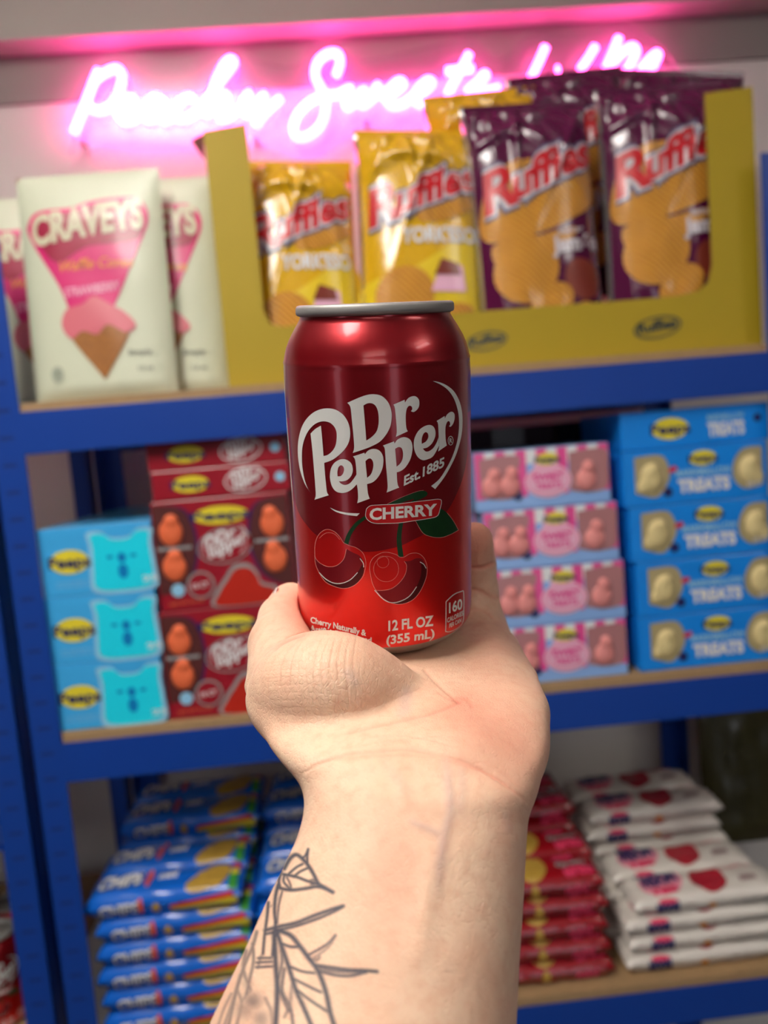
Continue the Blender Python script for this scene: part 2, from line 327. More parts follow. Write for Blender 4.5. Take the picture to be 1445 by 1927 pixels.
red_hi = mat('can_red', (222, 24, 18), .34, .75, coat=.5, spec=.5)
red_dk = mat('can_maroon', (146, 16, 26), .30, .66, coat=.5)
print_w = mat('can_print_white', (226, 226, 220), .42, .15)
alu = mat('aluminium', (205, 203, 200), .30, 1.0, aniso=.5)
alu2 = mat('aluminium_rim', (160, 157, 153), .6, .75)
line_m = mat('can_print_line', (240, 150, 140), .4, .2)
ch_red = mat('cherry_red', (206, 20, 18), .34, .6, coat=.3); ch_mid = mat('cherry_dark', (128, 14, 26), .36, .5); ch_dk = mat('cherry_deep', (74, 6, 12), .36, .5)
grn = mat('leaf_green', (14, 66, 26), .4, .3, var=.5, vscale=300)
def make_can():
    t = empty('soda_can')
    g = Geo(); mf = lambda x, y, z: (x, y, .122-z)
    body = [p for p in PROF if p[0] >= .0038]
    zsplit = .122-px2can(712, 800)[2]
    up_ = [p for p in body if p[0] < zsplit]+[(zsplit, .0331)]; lo_ = [(zsplit, .0331)]+[p for p in body if zsplit < p[0] <= .1157]
    g.lathe(up_, red_dk, 128, mf); g.lathe(lo_, red_hi, 128, mf)
    g.lathe([p for p in body if p[0] >= .1157]+[(.1216, .0225), (.118, .0195), (.1145, .012), (.113, .004), (.1128, .0001)], alu, 128, mf)
    cropA = lambda x, y: (550+x/8.028, 720+y/8.028); cropC = lambda x, y: (560+x/4.516, 920+y/4.516); cropD = lambda x, y: (550+x/4.25, 1080+y/4.25)
    cropB = lambda x, y: (700+x/8.028, 700+y/8.028)
    M = lambda off: (lambda x, y: px2can(x, y, off))
    # maroon disc of the upper field
    arc = [(549, 890), (553, 925), (561, 962), (578, 989), (597, 1008), (630, 1025), (671, 1036), (702, 1038), (748, 1029), (781, 1014), (805, 1000), (841, 962), (861, 925), (873, 890), (880, 850)]
    left = []; right = []
    zl = .122-zsplit
    # close along the split height on the cylinder
    A0 = px2can(549, 870); a0 = math.atan2(A0[0], -A0[1]); A1 = px2can(880, 850); a1 = math.atan2(A1[0], -A1[1])
    loop = []
    for p in smooth_loop(arc, 5, False):
        q = px2can(*p); loop.append((math.atan2(q[0], -q[1]), q[2]))
    loop[0] = (a0, zl); loop[-1] = (a1, zl)
    sh = fill([[(a, z*10) for a, z in loop]], .08)
    put(g, sh, lambda a, z: ((.0331+3e-5)*math.sin(a), -(.0331+3e-5)*math.cos(a), z/10), red_dk)
    # cherries
    c1 = [(148,560),(150,470),(180,390),(240,345),(300,355),(350,395),(390,455,C),(440,480),(500,500),(555,545),(580,620),(570,700),(545,760),(480,820),(400,845),(320,830),(240,790),(190,720),(155,640)]
    c1b = [(145,570,C),(180,620),(240,655),(300,660),(350,640),(395,590),(415,510,C),(470,540),(530,570),(558,620),(562,680),(545,750),(480,820),(400,845),(320,830),(240,790),(190,720),(155,640)]
    c1c = [(185,708,C),(240,765),(310,800),(380,800),(450,770),(510,710),(550,640,C),(565,680),(545,750),(480,820),(400,845),(320,830),(240,790)]
    c2 = [(612,680),(620,620),(660,570),(740,537),(830,555),(865,578,C),(900,580),(960,548),(1030,550),(1080,600),(1100,680),(1085,770),(1040,870),(980,940),(900,975),(820,975),(740,940),(680,880),(635,800)]
    c2b = [(655,860,C),(720,862),(800,845),(870,790),(915,720),(925,650),(905,615,C),(960,610),(1010,588),(1060,600),(1095,680),(1085,770),(1040,870),(980,940),(900,975),(820,975),(740,940),(690,900)]
    c2c = [(700,910,C),(740,945),(790,965),(870,955),(950,910),(1010,830),(1045,740),(1050,650),(1040,620,C),(1080,650),(1095,690),(1085,770),(1040,870),(980,940),(900,975),(820,975),(740,945)]
    for q, m_, o_ in ((c1, ch_red, 5e-5), (c1b, ch_mid, 7e-5), (c1c, ch_dk, 9e-5), (c2, ch_red, 5e-5), (c2b, ch_mid, 7e-5), (c2c, ch_dk, 9e-5)):
        put(g, fill([smooth_loop(q, 4)], 6, cropC), M(o_), m_)
    def ln(pts, w, tf, m_, o_=12e-5, closed=False, w1=None):
        P = [tf(p[0], p[1])+tuple(p[2:]) for p in pts]
        if closed: P = P+[P[0]]
        put(g, stroke(P, w, 5, w1), M(o_), m_)
    ln(c1, .7, cropC, line_m, closed=True); ln(c2, .7, cropC, line_m, closed=True)
    ln(c1b[:7], .7, cropC, line_m); ln(c2b[:7], .7, cropC, line_m)
    ln([(185,710),(240,765),(310,800),(380,800),(450,770),(510,710)], 1.3, cropC, print_w, 13e-5); ln([(530,590),(558,630),(562,665)], 1.0, cropC, print_w, 13e-5, w1=1.6)
    ln([(655,860),(720,930),(790,965),(870,955),(950,910),(1010,830)], 1.3, cropC, print_w, 13e-5); ln([(1038,620),(1070,640),(1090,675)], 1.2, cropC, print_w, 13e-5)
    ln([(185,420),(240,375),(310,380),(360,430)], .5, cropC, line_m)
    ln(ell(752, 680, 106, 108, 20), .5, cropC, line_m, closed=True); ln(ell(725, 620, 50, 50, 14), .4, cropC, line_m, closed=True)
    # stems, leaf, twig
    put(g, stroke([cropC(*p) for p in ((578,240),(500,300),(440,385),(412,470))], 6, 5, 8.5), M(10e-5), grn)
    put(g, stroke([cropC(*p) for p in ((882,275),(866,360),(862,450),(878,578))], 7.5, 5, 10), M(10e-5), grn)
    leaf = [(1000,270,C),(1060,370),(1130,405),(1220,412),(1300,385),(1365,350,C),(1320,270),(1270,205),(1200,165),(1120,200)]
    put(g, fill([smooth_loop(leaf, 5)], 6, cropC), M(10e-5), grn); ln(leaf[:8], .6, cropC, line_m, 12e-5)
    put(g, fill([smooth_loop([(760,130,C),(880,75),(1010,25),(1070,15),(1102,35),(1085,65),(1000,105),(950,118,C),(985,85),(850,128,C)], 4)], 6, cropC), M(10e-5), grn)
    ln([(760,128),(880,72),(1010,22),(1070,12)], .5, cropC, line_m, 12e-5)
    bd = [(585,170),(620,142),(700,135),(840,128),(1000,108),(1120,95),(1195,87),(1220,105),(1205,180),(1185,228),(1130,248),(1000,268),(860,288),(760,292),(660,292),(605,270),(578,230)]
    put(g, fill([smooth_loop(bd, 4)], 6, cropC), M(14e-5), mat('badge_red', (205, 30, 34), .35, .4)); ln(bd, 1.0, cropC, print_w, 16e-5, closed=True)
    put(g, text_on('CHERRY', cropC(612, 262), cropC(1182, 220), 21.5, .035, (0, -1), 6), M(18e-5), print_w)
    for sh in logo_shapes(cropA, 6): put(g, sh, M(14e-5), print_w)
    put(g, fill([smooth_loop([(277,158,C),(340,185),(430,203),(528,207,C),(505,230,C),(420,220),(330,195)], 5)], 6, cropC), M(14e-5), print_w)
    put(g, text_on('Est.1885', cropB(478, 1715), cropB(1085, 1425), 18.5, .03, (0.05, -1), 6), M(14e-5), print_w)
    rc = cropB(1183, 1037); ln([(rc[0]+5*math.cos(t)*.95, rc[1]+8.2*math.sin(t)) for t in np.linspace(0, 6.1, 14)], .9, lambda x, y: (x, y), print_w, closed=True)
    put(g, text_on('R', (rc[0]-2.4, rc[1]+4.8), (rc[0]+2.8, rc[1]+3.6), 9, .01, (0, -1)), M(14e-5), print_w)
    put(g, text_on('12 FL OZ', cropD(768, 455), cropD(1128, 412), 19.5, .03, (0, -1), 6), M(8e-5), print_w)
    put(g, text_on('(355 mL)', cropD(752, 568), cropD(1140, 512), 17.5, .03, (0, -1), 6), M(8e-5), print_w)
    put(g, text_on('Cherry Naturally &', cropD(145, 388), cropD(590, 496), 11.5, .03, (.05, -1), 6), M(8e-5), print_w)
    put(g, text_on('Artificially Flavored', cropD(136, 455), cropD(632, 556), 11.5, .03, (.05, -1), 6), M(8e-5), print_w)
    put(g, text_on('160', cropD(1252, 313), cropD(1357, 278), 20, .02, (0, -1), 6), M(8e-5), print_w)
    put(g, text_on('CALORIES', cropD(1238, 391), cropD(1366, 330), 9.2, .015, (0, -1), 6), M(8e-5), print_w)
    put(g, text_on('PER CAN', cropD(1256, 433), cropD(1353, 386), 8.4, .015, (0, -1), 6), M(8e-5), print_w)
    ln([(1228,222),(1290,165),(1350,140),(1368,147),(1370,280),(1367,395),(1330,440),(1270,465),(1236,462),(1228,440)], 1.4, cropD, print_w, 8e-5, closed=True)
    # edge of the lettering that continues round the left side
    put(g, fill([[(-1.34+.0, .98), (-1.36, .90), (-1.33, .76), (-1.29, .60), (-1.28, .48), (-1.34, .60), (-1.40, .78), (-1.40, .92)]], .05), lambda a, z: ((.0331+9e-5)*math.sin(a), -(.0331+9e-5)*math.cos(a), z/10), print_w)
    g.build('can_body', t, smooth=True)
    g = Geo()
    g.lathe([(.0038, .0258), (.0038, .0263), (.0035, .0271), (.0031, .0275), (.0022, .0276), (.001, .0275), (.0003, .0271), (0, .0262), (.0002, .0256), (.001, .0252), (.0065, .0238), (.0072, .0225), (.0060, .0215), (.0035, .0208), (.0033, .010), (.0033, .0001)], alu2, 128, mf)
    lid = g.build('lid', t, smooth=True)
    g = Geo(); o_ = rrect(-.0075, -.012, .0075, .013, .0065, 6); i_ = rrect(-.0045, .002, .0045, .010, .0035, 6)
    for zz in (.1190, .1199):
        sh = fill([o_, i_]); put(g, sh, lambda x, y, zz=zz: (x, y, zz), alu)
    N = len(o_)
    for lp in (o_, i_):
        g.add([(x, y, .1190) for x, y in lp]+[(x, y, .1199) for x, y in lp], [(k, (k+1) % len(lp), len(lp)+(k+1) % len(lp), len(lp)+k) for k in range(len(lp))], alu)
    g.build('pull_tab', lid)
    return t
can = make_can(); can.matrix_world = can_matrix
tag(can, 'red and maroon cherry soda can with white script lettering, held upright in the hand', 'can')

# ------------------------------------------------------------------ hand and forearm
KW = .25/F   # metres per unit of depth
def build_hand():
    du = dv = 4.0; dw = 5.0
    us = np.arange(372, 1056, du, dtype=np.float32); vs_ = np.arange(925, 2140, dv, dtype=np.float32); zs_ = np.arange(.135, .385, dw*KW, dtype=np.float32)
    ws = (zs_/KW).astype(np.float32)
    U = us[:, None, None]; V = vs_[None, :, None]; Wd = ws[None, None, :]
    def tab(t, v): a = np.array(t, float); return np.interp(v, a[:, 0], a[:, 1])
    def sm(a, n=5):
        k = np.ones(n)/n; return np.convolve(np.pad(a, n//2, mode='edge'), k, 'valid')
    Lt = [(1060,650),(1140,600),(1200,560),(1250,520),(1290,478),(1350,484),(1400,503),(1440,533),(1470,562),(1500,573),(1535,571),(1580,558),(1640,529),(1700,500),(1760,473),(1810,450),(1870,420),(1927,394),(2140,330)]
    Rt = [(1060,915),(1110,930),(1160,944),(1220,965),(1270,990),(1310,1010),(1360,1026),(1400,1030),(1440,1026),(1500,1010),(1540,994),(1600,990),(1700,985),(1800,978),(1927,972),(2140,962)]
    Ft = [(1060,.348),(1090,.343),(1137,.329),(1180,.304),(1231,.279),(1260,.259),(1300,.240),(1350,.225),(1430,.208),(1500,.198),(1600,.190),(1700,.183),(1800,.176),(1927,.168),(2140,.155)]
    Ht = [(1060,.013),(1137,.019),(1231,.021),(1260,.019),(1300,.016),(1350,.018),(1430,.0185),(1500,.020),(1600,.0215),(1700,.0235),(1927,.027),(2140,.029)]
    L = sm(tab(Lt, vs_), 9); R = sm(tab(Rt, vs_), 7); Fr = sm(tab(Ft, vs_), 11); Hf = sm(tab(Ht, vs_), 11)
    cu = ((L+R)/2)[None, :, None]; au = ((R-L)/2)[None, :, None]; cw = ((Fr+Hf)/KW)[None, :, None]; aw = (Hf/KW)[None, :, None]
    cu, au, cw, aw = [x.astype(np.float32) for x in (cu, au, cw, aw)]
    n = 2.25
    A = np.abs((U-cu)/au)**n; B = np.abs((Wd-cw)/aw)**n
    D = ((A+B)**(1/n)-1)*np.minimum(au, aw)
    D = np.maximum(D, (1075-V)*.9)
    def smin(a, b, k):
        h = np.clip(.5+.5*(b-a)/k, 0, 1); return b+(a-b)*h-k*h*(1-h)
    def sub(fn, lo, hi):
        return fn
    def ellip(c, r, k, rot=0.):
        nonlocal D
        cu_, cv_, cz = c; ru, rv, rw = r; m_ = 60
        i0, i1 = np.searchsorted(us, [cu_-max(ru, rv)-m_, cu_+max(ru, rv)+m_]); j0, j1 = np.searchsorted(vs_, [cv_-max(ru, rv)-m_, cv_+max(ru, rv)+m_])
        x = U[i0:i1]-cu_; y = V[:, j0:j1]-cv_; cc, ss = math.cos(rot), math.sin(rot)
        x, y = x*cc+y*ss, -x*ss+y*cc; z = Wd-cz/KW; rw = rw/KW
        k0 = np.sqrt((x/ru)**2+(y/rv)**2+(z/rw)**2); k1 = np.sqrt((x/ru**2)**2+(y/rv**2)**2+(z/rw**2)**2)+1e-9
        D[i0:i1, j0:j1] = smin(D[i0:i1, j0:j1], k0*(k0-1)/k1, k)
    def cones(pts, k, flat=1.):
        """chain of (px,py,z,radius_px) blended into D"""
        nonlocal D
        P = np.array([(p[0], p[1], p[2]/KW, p[3]) for p in pts], np.float32); m_ = 70
        i0, i1 = np.searchsorted(us, [P[:, 0].min()-m_-20, P[:, 0].max()+m_+20]); j0, j1 = np.searchsorted(vs_, [P[:, 1].min()-m_-20, P[:, 1].max()+m_+20])
        u, v = U[i0:i1], V[:, j0:j1]; best_ = None
        for a, b in zip(P, P[1:]):
            ab = b[:3]-a[:3]; l2 = float(ab@ab)
            t = np.clip(((u-a[0])*ab[0]+(v-a[1])*ab[1]+(Wd-a[2])*ab[2])/l2, 0, 1)
            d = np.sqrt((u-a[0]-ab[0]*t)**2+(v-a[1]-ab[1]*t)**2+((Wd-a[2]-ab[2]*t)/flat)**2)-(a[3]+(b[3]-a[3])*t)
            best_ = d if best_ is None else smin(best_, d, 8)
        D[i0:i1, j0:j1] = smin(D[i0:i1, j0:j1], best_, k)
    # heel of the thumb, heel of the palm
    ellip((618, 1313, .2475), (152, 127, .0235), 26, .12)
    ellip((705, 1322, .252), (135, 88, .018), 30, .45)
    cones([(913, 1225, .306, 52), (934, 1300, .276, 68), (946, 1370, .2545, 80), (948, 1440, .240, 74)], 46)
    ellip((860, 1440, .2290), (120, 80, .0185), 34)
    # thumb
    cones([(546, 1285, .264, 84), (528, 1215, .282, 61), (531, 1165, .295, 45), (547, 1136, .308, 40)], 22, 1.1)
    # little finger beside the can, the other three behind it
    cones([(915, 1235, .312, 52), (904, 1165, .329, 42), (899, 1110, .332, 38), (896, 1065, .328, 37), (892, 1018, .320, 36)], 18)
    for th, s0, s1, rf in ((-31, .112, .052, .0078), (-14, .112, .040, .0086), (16, .112, .047, .0082)):
        ch = []
        for i in range(5):
            s = s0+(s1-s0)*i/4; a = math.radians(th*(1-.12*i/4)); rr = .0331+rf*(.98 if i < 4 else .90)+(.006 if i == 0 else 0)
            q = proj(T0-AX*s-FX*rr*math.cos(a)+SX*rr*math.sin(a)); ch.append((q[0], q[1], q[2], (rf*(1.1-.07*i))/KW*.93))
        cones([(ch[0][0], 1150, .345, 46)]+ch, 14)
    # the can presses into the hand
    Z = (ws*KW)[None, None, :]
    X = (U-W0)/F*Z; Y = -(V-H0)/F*Z
    def comp(vec): return (float(vec@RGT), float(vec@UP), float(vec@FWD))
    bx, by, bz = comp(BASE); ax = comp(AX)
    px_, py_, pz_ = X-bx, Y-by, Z-bz
    hgt = px_*ax[0]+py_*ax[1]+pz_*ax[2]
    rr = np.sqrt(np.maximum(px_**2+py_**2+pz_**2-hgt**2, 0)); del px_, py_, pz_, X, Y
    prof = np.array([(.122-a, b) for a, b in PROF][::-1])
    rc = np.interp(hgt, prof[:, 0], prof[:, 1]).astype(np.float32)
    cd = np.maximum(rr-rc, -hgt)/KW; del rr, rc, hgt
    D = -smin(-D, cd-1.5, 4)
    # surface nets
    D = D.astype(np.float32); ins = D < 0
    nu, nv, nw = D.shape
    cells = np.zeros((nu-1, nv-1, nw-1), np.uint8)
    for a in (0, 1):
        for b in (0, 1):
            for c in (0, 1): cells += ins[a:nu-1+a, b:nv-1+b, c:nw-1+c]
    act = np.argwhere((cells > 0) & (cells < 8)); idx = -np.ones(cells.shape, np.int32); idx[tuple(act.T)] = np.arange(len(act))
    acc = np.zeros((len(act), 3)); cnt = np.zeros(len(act))
    cor = [(a, b, c) for a in (0, 1) for b in (0, 1) for c in (0, 1)]
    val = {c: D[act[:, 0]+c[0], act[:, 1]+c[1], act[:, 2]+c[2]] for c in cor}
    for c in cor:
        for ax_ in range(3):
            if c[ax_] == 0:
                d = list(c); d[ax_] = 1; d = tuple(d); va, vb = val[c], val[d]; mk = (va < 0) != (vb < 0)
                t = np.where(mk, va/np.where(mk, va-vb, 1), 0); p = np.tile(np.array(c, float), (len(act), 1)); p[:, ax_] = t
                acc[mk] += p[mk]; cnt[mk] += 1
    pos = act+acc/cnt[:, None]
    quads = []
    for ax_ in range(3):
        sl0 = [slice(None)]*3; sl1 = [slice(None)]*3; sl0[ax_] = slice(0, -1); sl1[ax_] = slice(1, None)
        a_, b_ = ins[tuple(sl0)], ins[tuple(sl1)]; ch = np.argwhere(a_ != b_)
        o1, o2 = [x for x in range(3) if x != ax_]
        ok = (ch[:, o1] > 0) & (ch[:, o2] > 0) & (ch[:, o1] < D.shape[o1]-1) & (ch[:, o2] < D.shape[o2]-1); ch = ch[ok]
        flip = a_[tuple(ch.T)]
        def sh(d1, d2):
            q = ch.copy(); q[:, o1] -= d1; q[:, o2] -= d2; return idx[tuple(q.T)]
        q = np.stack([sh(0, 0), sh(1, 0), sh(1, 1), sh(0, 1)], 1)
        if ax_ == 1: flip = ~flip
        q[flip] = q[flip][:, ::-1]; quads.append(q)
    quads = np.concatenate(quads)
    pu = us[0]+pos[:, 0]*du; pv = vs_[0]+pos[:, 1]*dv; pw = (ws[0]+pos[:, 2]*dw)*KW
    P3 = (RGT[None]*((pu-W0)/F*pw)[:, None]-UP[None]*((pv-H0)/F*pw)[:, None]+FWD[None]*pw[:, None])
    me = bpy.data.meshes.new('hand_raw'); me.vertices.add(len(P3)); me.vertices.foreach_set('co', P3.ravel())
    me.loops.add(quads.size); me.loops.foreach_set('vertex_index', quads.ravel().astype(np.int32))
    me.polygons.add(len(quads)); me.polygons.foreach_set('loop_start', np.arange(0, quads.size, 4, dtype=np.int32)); me.polygons.foreach_set('loop_total', np.full(len(quads), 4, np.int32))
    me.update(); me.validate()
    o = bpy.data.objects.new('hand_raw', me); COL.objects.link(o)
    ms = o.modifiers.new('s', 'SMOOTH'); ms.iterations = 3; ms.factor = .5
    m2 = o.modifiers.new('d', 'SUBSURF'); m2.levels = 1; m2.render_levels = 1
    dg = bpy.context.evaluated_depsgraph_get(); me2 = bpy.data.meshes.new_from_object(o.evaluated_get(dg))
    bpy.data.objects.remove(o)
    n_ = len(me2.vertices); co = np.empty(n_*3); me2.vertices.foreach_get('co', co); co = co.reshape(-1, 3)
    no = np.empty(n_*3, np.float32); me2.vertices.foreach_get('normal', no); no = no.reshape(-1, 3)
    cen = co.mean(0)
    z = co@FWD; u = W0+F*(co@RGT)/z; v = H0-F*(co@UP)/z
    view = -co/np.linalg.norm(co, axis=1)[:, None]; facing = (no*view).sum(1)
    if facing[(u > 650) & (u < 850) & (v > 1500) & (z < .22)].mean() < 0:
        me2.flip_normals(); no = -no; facing = -facing
    front = np.clip((facing+.02)*6, 0, 1)
    def pdist(pts):
        best_ = np.full(n_, 1e9); par = np.zeros(n_)
        P = smooth_loop(pts, 4, False)
        xs = [p[0] for p in P]; ys = [p[1] for p in P]; m_ = 40
        sel = np.where((u > min(xs)-m_) & (u < max(xs)+m_) & (v > min(ys)-m_) & (v < max(ys)+m_) & (facing > -.1))[0]
        uu, vv = u[sel], v[sel]; bb = np.full(len(sel), 1e9); pp = np.zeros(len(sel)); N = len(P)-1
        for k, (a, b) in enumerate(zip(P, P[1:])):
            dx, dy = b[0]-a[0], b[1]-a[1]; l2 = dx*dx+dy*dy+1e-9; t = np.clip(((uu-a[0])*dx+(vv-a[1])*dy)/l2, 0, 1)
            d = np.hypot(uu-a[0]-dx*t, vv-a[1]-dy*t); w_ = d < bb; bb[w_] = d[w_]; pp[w_] = (k+t[w_])/N
        best_[sel] = bb; par[sel] = pp; return best_, par
    disp = np.zeros(n_); redness = np.zeros(n_); vein = np.zeros(n_); ink = np.zeros(n_)
    def K(p): return (400+p[0]/2.064, 1000+p[1]/2.064)
    creases = [  # points, half width px, depth mm, redness
        ([(340,948),(420,900),(520,868),(640,852),(760,845),(880,870),(1000,905),(1100,960),(1170,1010),(1225,1055)], 3.5, .42, .55),
        ([(400,905),(520,880),(640,872),(760,868),(900,888),(1050,932),(1150,990)], 3, .2, .3),
        ([(975,655),(900,690),(820,715),(700,742),(600,765),(480,795)], 3.5, .4, .6),
        ([(940,640),(990,655),(1010,690)], 4, .2, .5), ([(870,620),(920,650),(975,660)], 3, .2, .4),
        ([(620,800),(720,790),(850,810),(950,840)], 2.5, .15, .25), ([(560,840),(660,815),(800,800),(900,790)], 2.5, .14, .2),
        ([(355,408),(290,465),(262,530),(262,620)], 2.5, .28, .35), ([(345,425),(310,490),(295,560),(300,650)], 2.2, .16, .2),
        ([(300,440),(240,500),(215,580),(220,680)], 2.2, .16, .2), ([(250,450),(200,520),(180,600)], 2.2, .14, .15), ([(420,440),(400,520),(395,600),(410,680)], 2, .08, .1),
        ([(470,450),(455,520),(450,620)], 2, .08, .1), ([(350,400),(290,420),(230,450),(180,500)], 3, .3, .3),
        ([(560,700),(640,680),(740,640),(830,600)], 2, .1, .12), ([(540,660),(640,640),(720,600)], 2, .08, .1), ([(430,720),(520,700),(620,700)], 2, .08, .1),
        ([(1000,905),(1060,900),(1130,940),(1200,1010)], 2.5, .15, .2)]
    for k in range(9): creases.append(([(352+26*k, 418-3*k+abs(k-3)*3), (318+29*k, 470), (300+31*k, 540), (305+33*k, 640+6*k)], 1.8, .16, .22)); creases.append(([(170+8*k, 520+28*k), (300+8*k, 505+30*k), (430+8*k, 512+30*k), (560+8*k, 540+30*k)], 1.6, .07, .08))
    for pts, w_, dp, rd in creases:
        d, t = pdist([K(p) for p in pts]); e = np.exp(-(d/w_)**2)*np.clip(8*t*(1-t)+.1, 0, 1)*front; disp -= e*dp*.00085; redness += e*rd*.42+np.exp(-(d/(w_*4))**2)*rd*.12*front
    for pts, w_, dp, rd in (([(880,1068),(900,1070),(915,1067),(932,1058)], 4, .9, .5), ([(880,1109),(900,1111),(920,1120),(940,1128)], 4, .9, .4), ([(880,1146),(900,1147),(915,1153),(930,1166)], 3.2, .5, .3), ([(572,1193),(552,1199),(530,1210),(512,1225)], 3.5, .7, .35), ([(800,1262),(830,1292),(870,1326)], 4, .4, .25)):
        d, t = pdist(pts); e = np.exp(-(d/w_)**2)*front*np.clip(6*(1-t)+.2, 0, 1); disp -= e*dp*.001; redness += e*rd
    for pts, w_, hg in (([(905,870),(912,960),(922,1080),(897,1190),(882,1300),(870,1430)], 7, .25), ([(885,1185),(850,1160),(800,1140),(755,1115)], 5, .18), ([(745,590),(750,660),(730,730)], 9, .2), ([(510,525),(545,575),(560,610)], 7, .15), ([(1130,1080),(1145,1130),(1150,1180)], 6, .1), ([(960,900),(970,1000),(960,1110)], 6, .12), ([(640,880),(720,960),(760,1040)], 7, .06)):
        d, t = pdist([K(p) for p in pts]); e = np.exp(-(d/w_/1.5)**2)*np.clip(5*t*(1-t)+.05, 0, 1)*front; disp += e*hg*.0010; vein += e*min(.7, hg*3)
    for pts, w_, hg in (([(850,1200),(835,1400),(800,1700)], 22, .7), ([(700,860),(735,1000),(740,1100)], 14, .25)):   # tendons
        d, t = pdist([K(p) for p in pts]); disp += np.exp(-(d/(w_))**2)*np.clip(4*t*(1-t), 0, 1)*hg*.001*front
    # reddish zones of the palm and finger
    for (cx_, cy_, rx_, ry_, a_) in ((915,1370,85,80,.55),(900,1010,50,60,.9),(920,1240,60,60,.3),(540,1150,50,60,.55),(990,1420,60,100,.35),(740,1640,50,110,.35),(950,1560,30,60,.3),(860,1340,60,40,.3),(720,1230,60,30,.25),(640,1560,60,40,.1)):
        redness += a_*np.exp(-((u-cx_)/rx_)**2-((v-cy_)/ry_)**2)*.85
    # tattoo lines
    def Q(p): return (380+p[0]/3.6125, 1560+p[1]/3.6125)
    tat = [([(560,270),(600,200),(640,175),(680,200),(720,245),(760,310),(790,370),(830,395),(890,430)], 12, 1), ([(672,195),(700,185),(722,138)], 7, .9), ([(722,138),(715,190),(718,245)], 8, .8),
        ([(515,398),(600,415),(700,405),(780,392),(835,405),(890,432)], 11, 1), ([(552,308),(640,325),(720,355),(800,378)], 9, 1), ([(590,305),(640,262),(684,238)], 7, .8), ([(622,325),(670,288),(722,265)], 7, .8), ([(560,315),(556,360),(600,408)], 7, .8), ([(575,325),(600,375),(607,405)], 6, .7), ([(540,290),(522,350),(532,400)], 9, .9), ([(735,350),(760,345),(765,375),(740,375)], 6, .7),
        ([(518,380),(500,460),(493,560),(500,640),(488,760),(480,860)], 11, .9), ([(545,425),(522,520),(512,640)], 6, .7), ([(452,500),(442,600),(426,720),(414,850)], 9, .8), ([(545,425),(500,500),(440,545)], 5, .4),
        ([(428,690),(520,664),(640,638),(760,590),(880,548),(960,524)], 12, 1), ([(490,690),(620,665),(780,612),(900,560),(955,530)], 9, .9), ([(428,715),(500,700)], 9, .8), ([(490,672),(520,700),(505,725)], 14, 1),
        ([(515,688),(600,722),(660,790),(720,870),(780,950),(820,1040),(850,1140),(870,1240),(900,1340)], 16, 1), ([(508,700),(560,850),(600,970),(640,1100),(690,1210),(745,1340)], 15, 1), ([(535,775),(600,800),(665,800)], 9, .8), ([(600,935),(680,968),(765,980)], 8, .8), ([(618,1015),(700,1058),(808,1110)], 8, .75), ([(648,1095),(730,1160),(850,1240)], 8, .75), ([(690,1210),(720,1300),(760,1340)], 8, .6),
        ([(490,700),(500,900),(512,1100),(500,1340)], 18, .9), ([(560,950),(545,1100),(600,1210),(620,1340)], 10, .7), ([(525,750),(545,900),(520,1060),(590,1240)], 9, .7), ([(610,1050),(600,1180),(560,1280)], 9, .55),
        ([(770,925),(880,942),(1000,958),(1100,962),(1190,970)], 11, 1), ([(780,960),(900,992),(1010,998),(1120,972)], 9, 1), ([(800,945),(900,965),(1080,972)], 9, .7), ([(712,862),(800,815),(860,775),(908,722)], 7, .75), ([(745,885),(850,812),(905,735)], 7, .5), ([(720,880),(780,890),(800,870)], 8, .6),
        ([(380,878),(472,876)], 7, .9), ([(370,908),(476,902)], 7, .9), ([(368,940),(482,934)], 7, .9), ([(400,865),(380,945)], 7, .6),
        ([(372,700),(345,800),(300,900),(240,1080),(180,1340)], 10, .6), ([(300,830),(282,960),(330,1090)], 12, .55), ([(345,780),(350,900),(325,1020),(300,1130)], 10, .6), ([(260,990),(205,1180),(150,1340)], 9, .5), ([(240,1090),(270,1200),(230,1340)], 10, .5), ([(330,1100),(270,1180),(240,1340)], 9, .5), ([(200,1120),(150,1220),(110,1340)], 8, .45), ([(430,1150),(470,1240),(480,1340)], 12, .5)]
    for pts, w_, st in tat:
        d, t = pdist([Q(p) for p in pts]); ww = w_/3.6125*1.15+.8
        ink = np.maximum(ink, min(1, st*1.3)*np.clip(1.3-d/ww*.95, 0, 1)*(facing > 0))
    for (cx_, cy_, rx_, ry_, a_) in ((345,1170,75,70,.55),(290,1230,90,80,.4),(400,1290,70,70,.45),(310,1050,40,60,.35),(520,1050,40,90,.3),(600,1150,40,60,.25)):
        q = Q((cx_, cy_)); ink = np.maximum(ink, a_*1.35*np.exp(-((u-q[0])/(rx_/3.6))**2-((v-q[1])/(ry_/3.6))**2)*(facing > 0))
    co = co+no*disp[:, None]
    me2.vertices.foreach_set('co', co.ravel())
    for nm, arr in (('redness', redness), ('vein', vein), ('ink', ink)):
        at_ = me2.attributes.new(nm, 'FLOAT', 'POINT'); at_.data.foreach_set('value', np.clip(arr, 0, 1).astype(np.float32))
    me2.polygons.foreach_set('use_smooth', np.ones(len(me2.polygons), bool)); me2.update()
    print('hand verts', n_)
    return me2
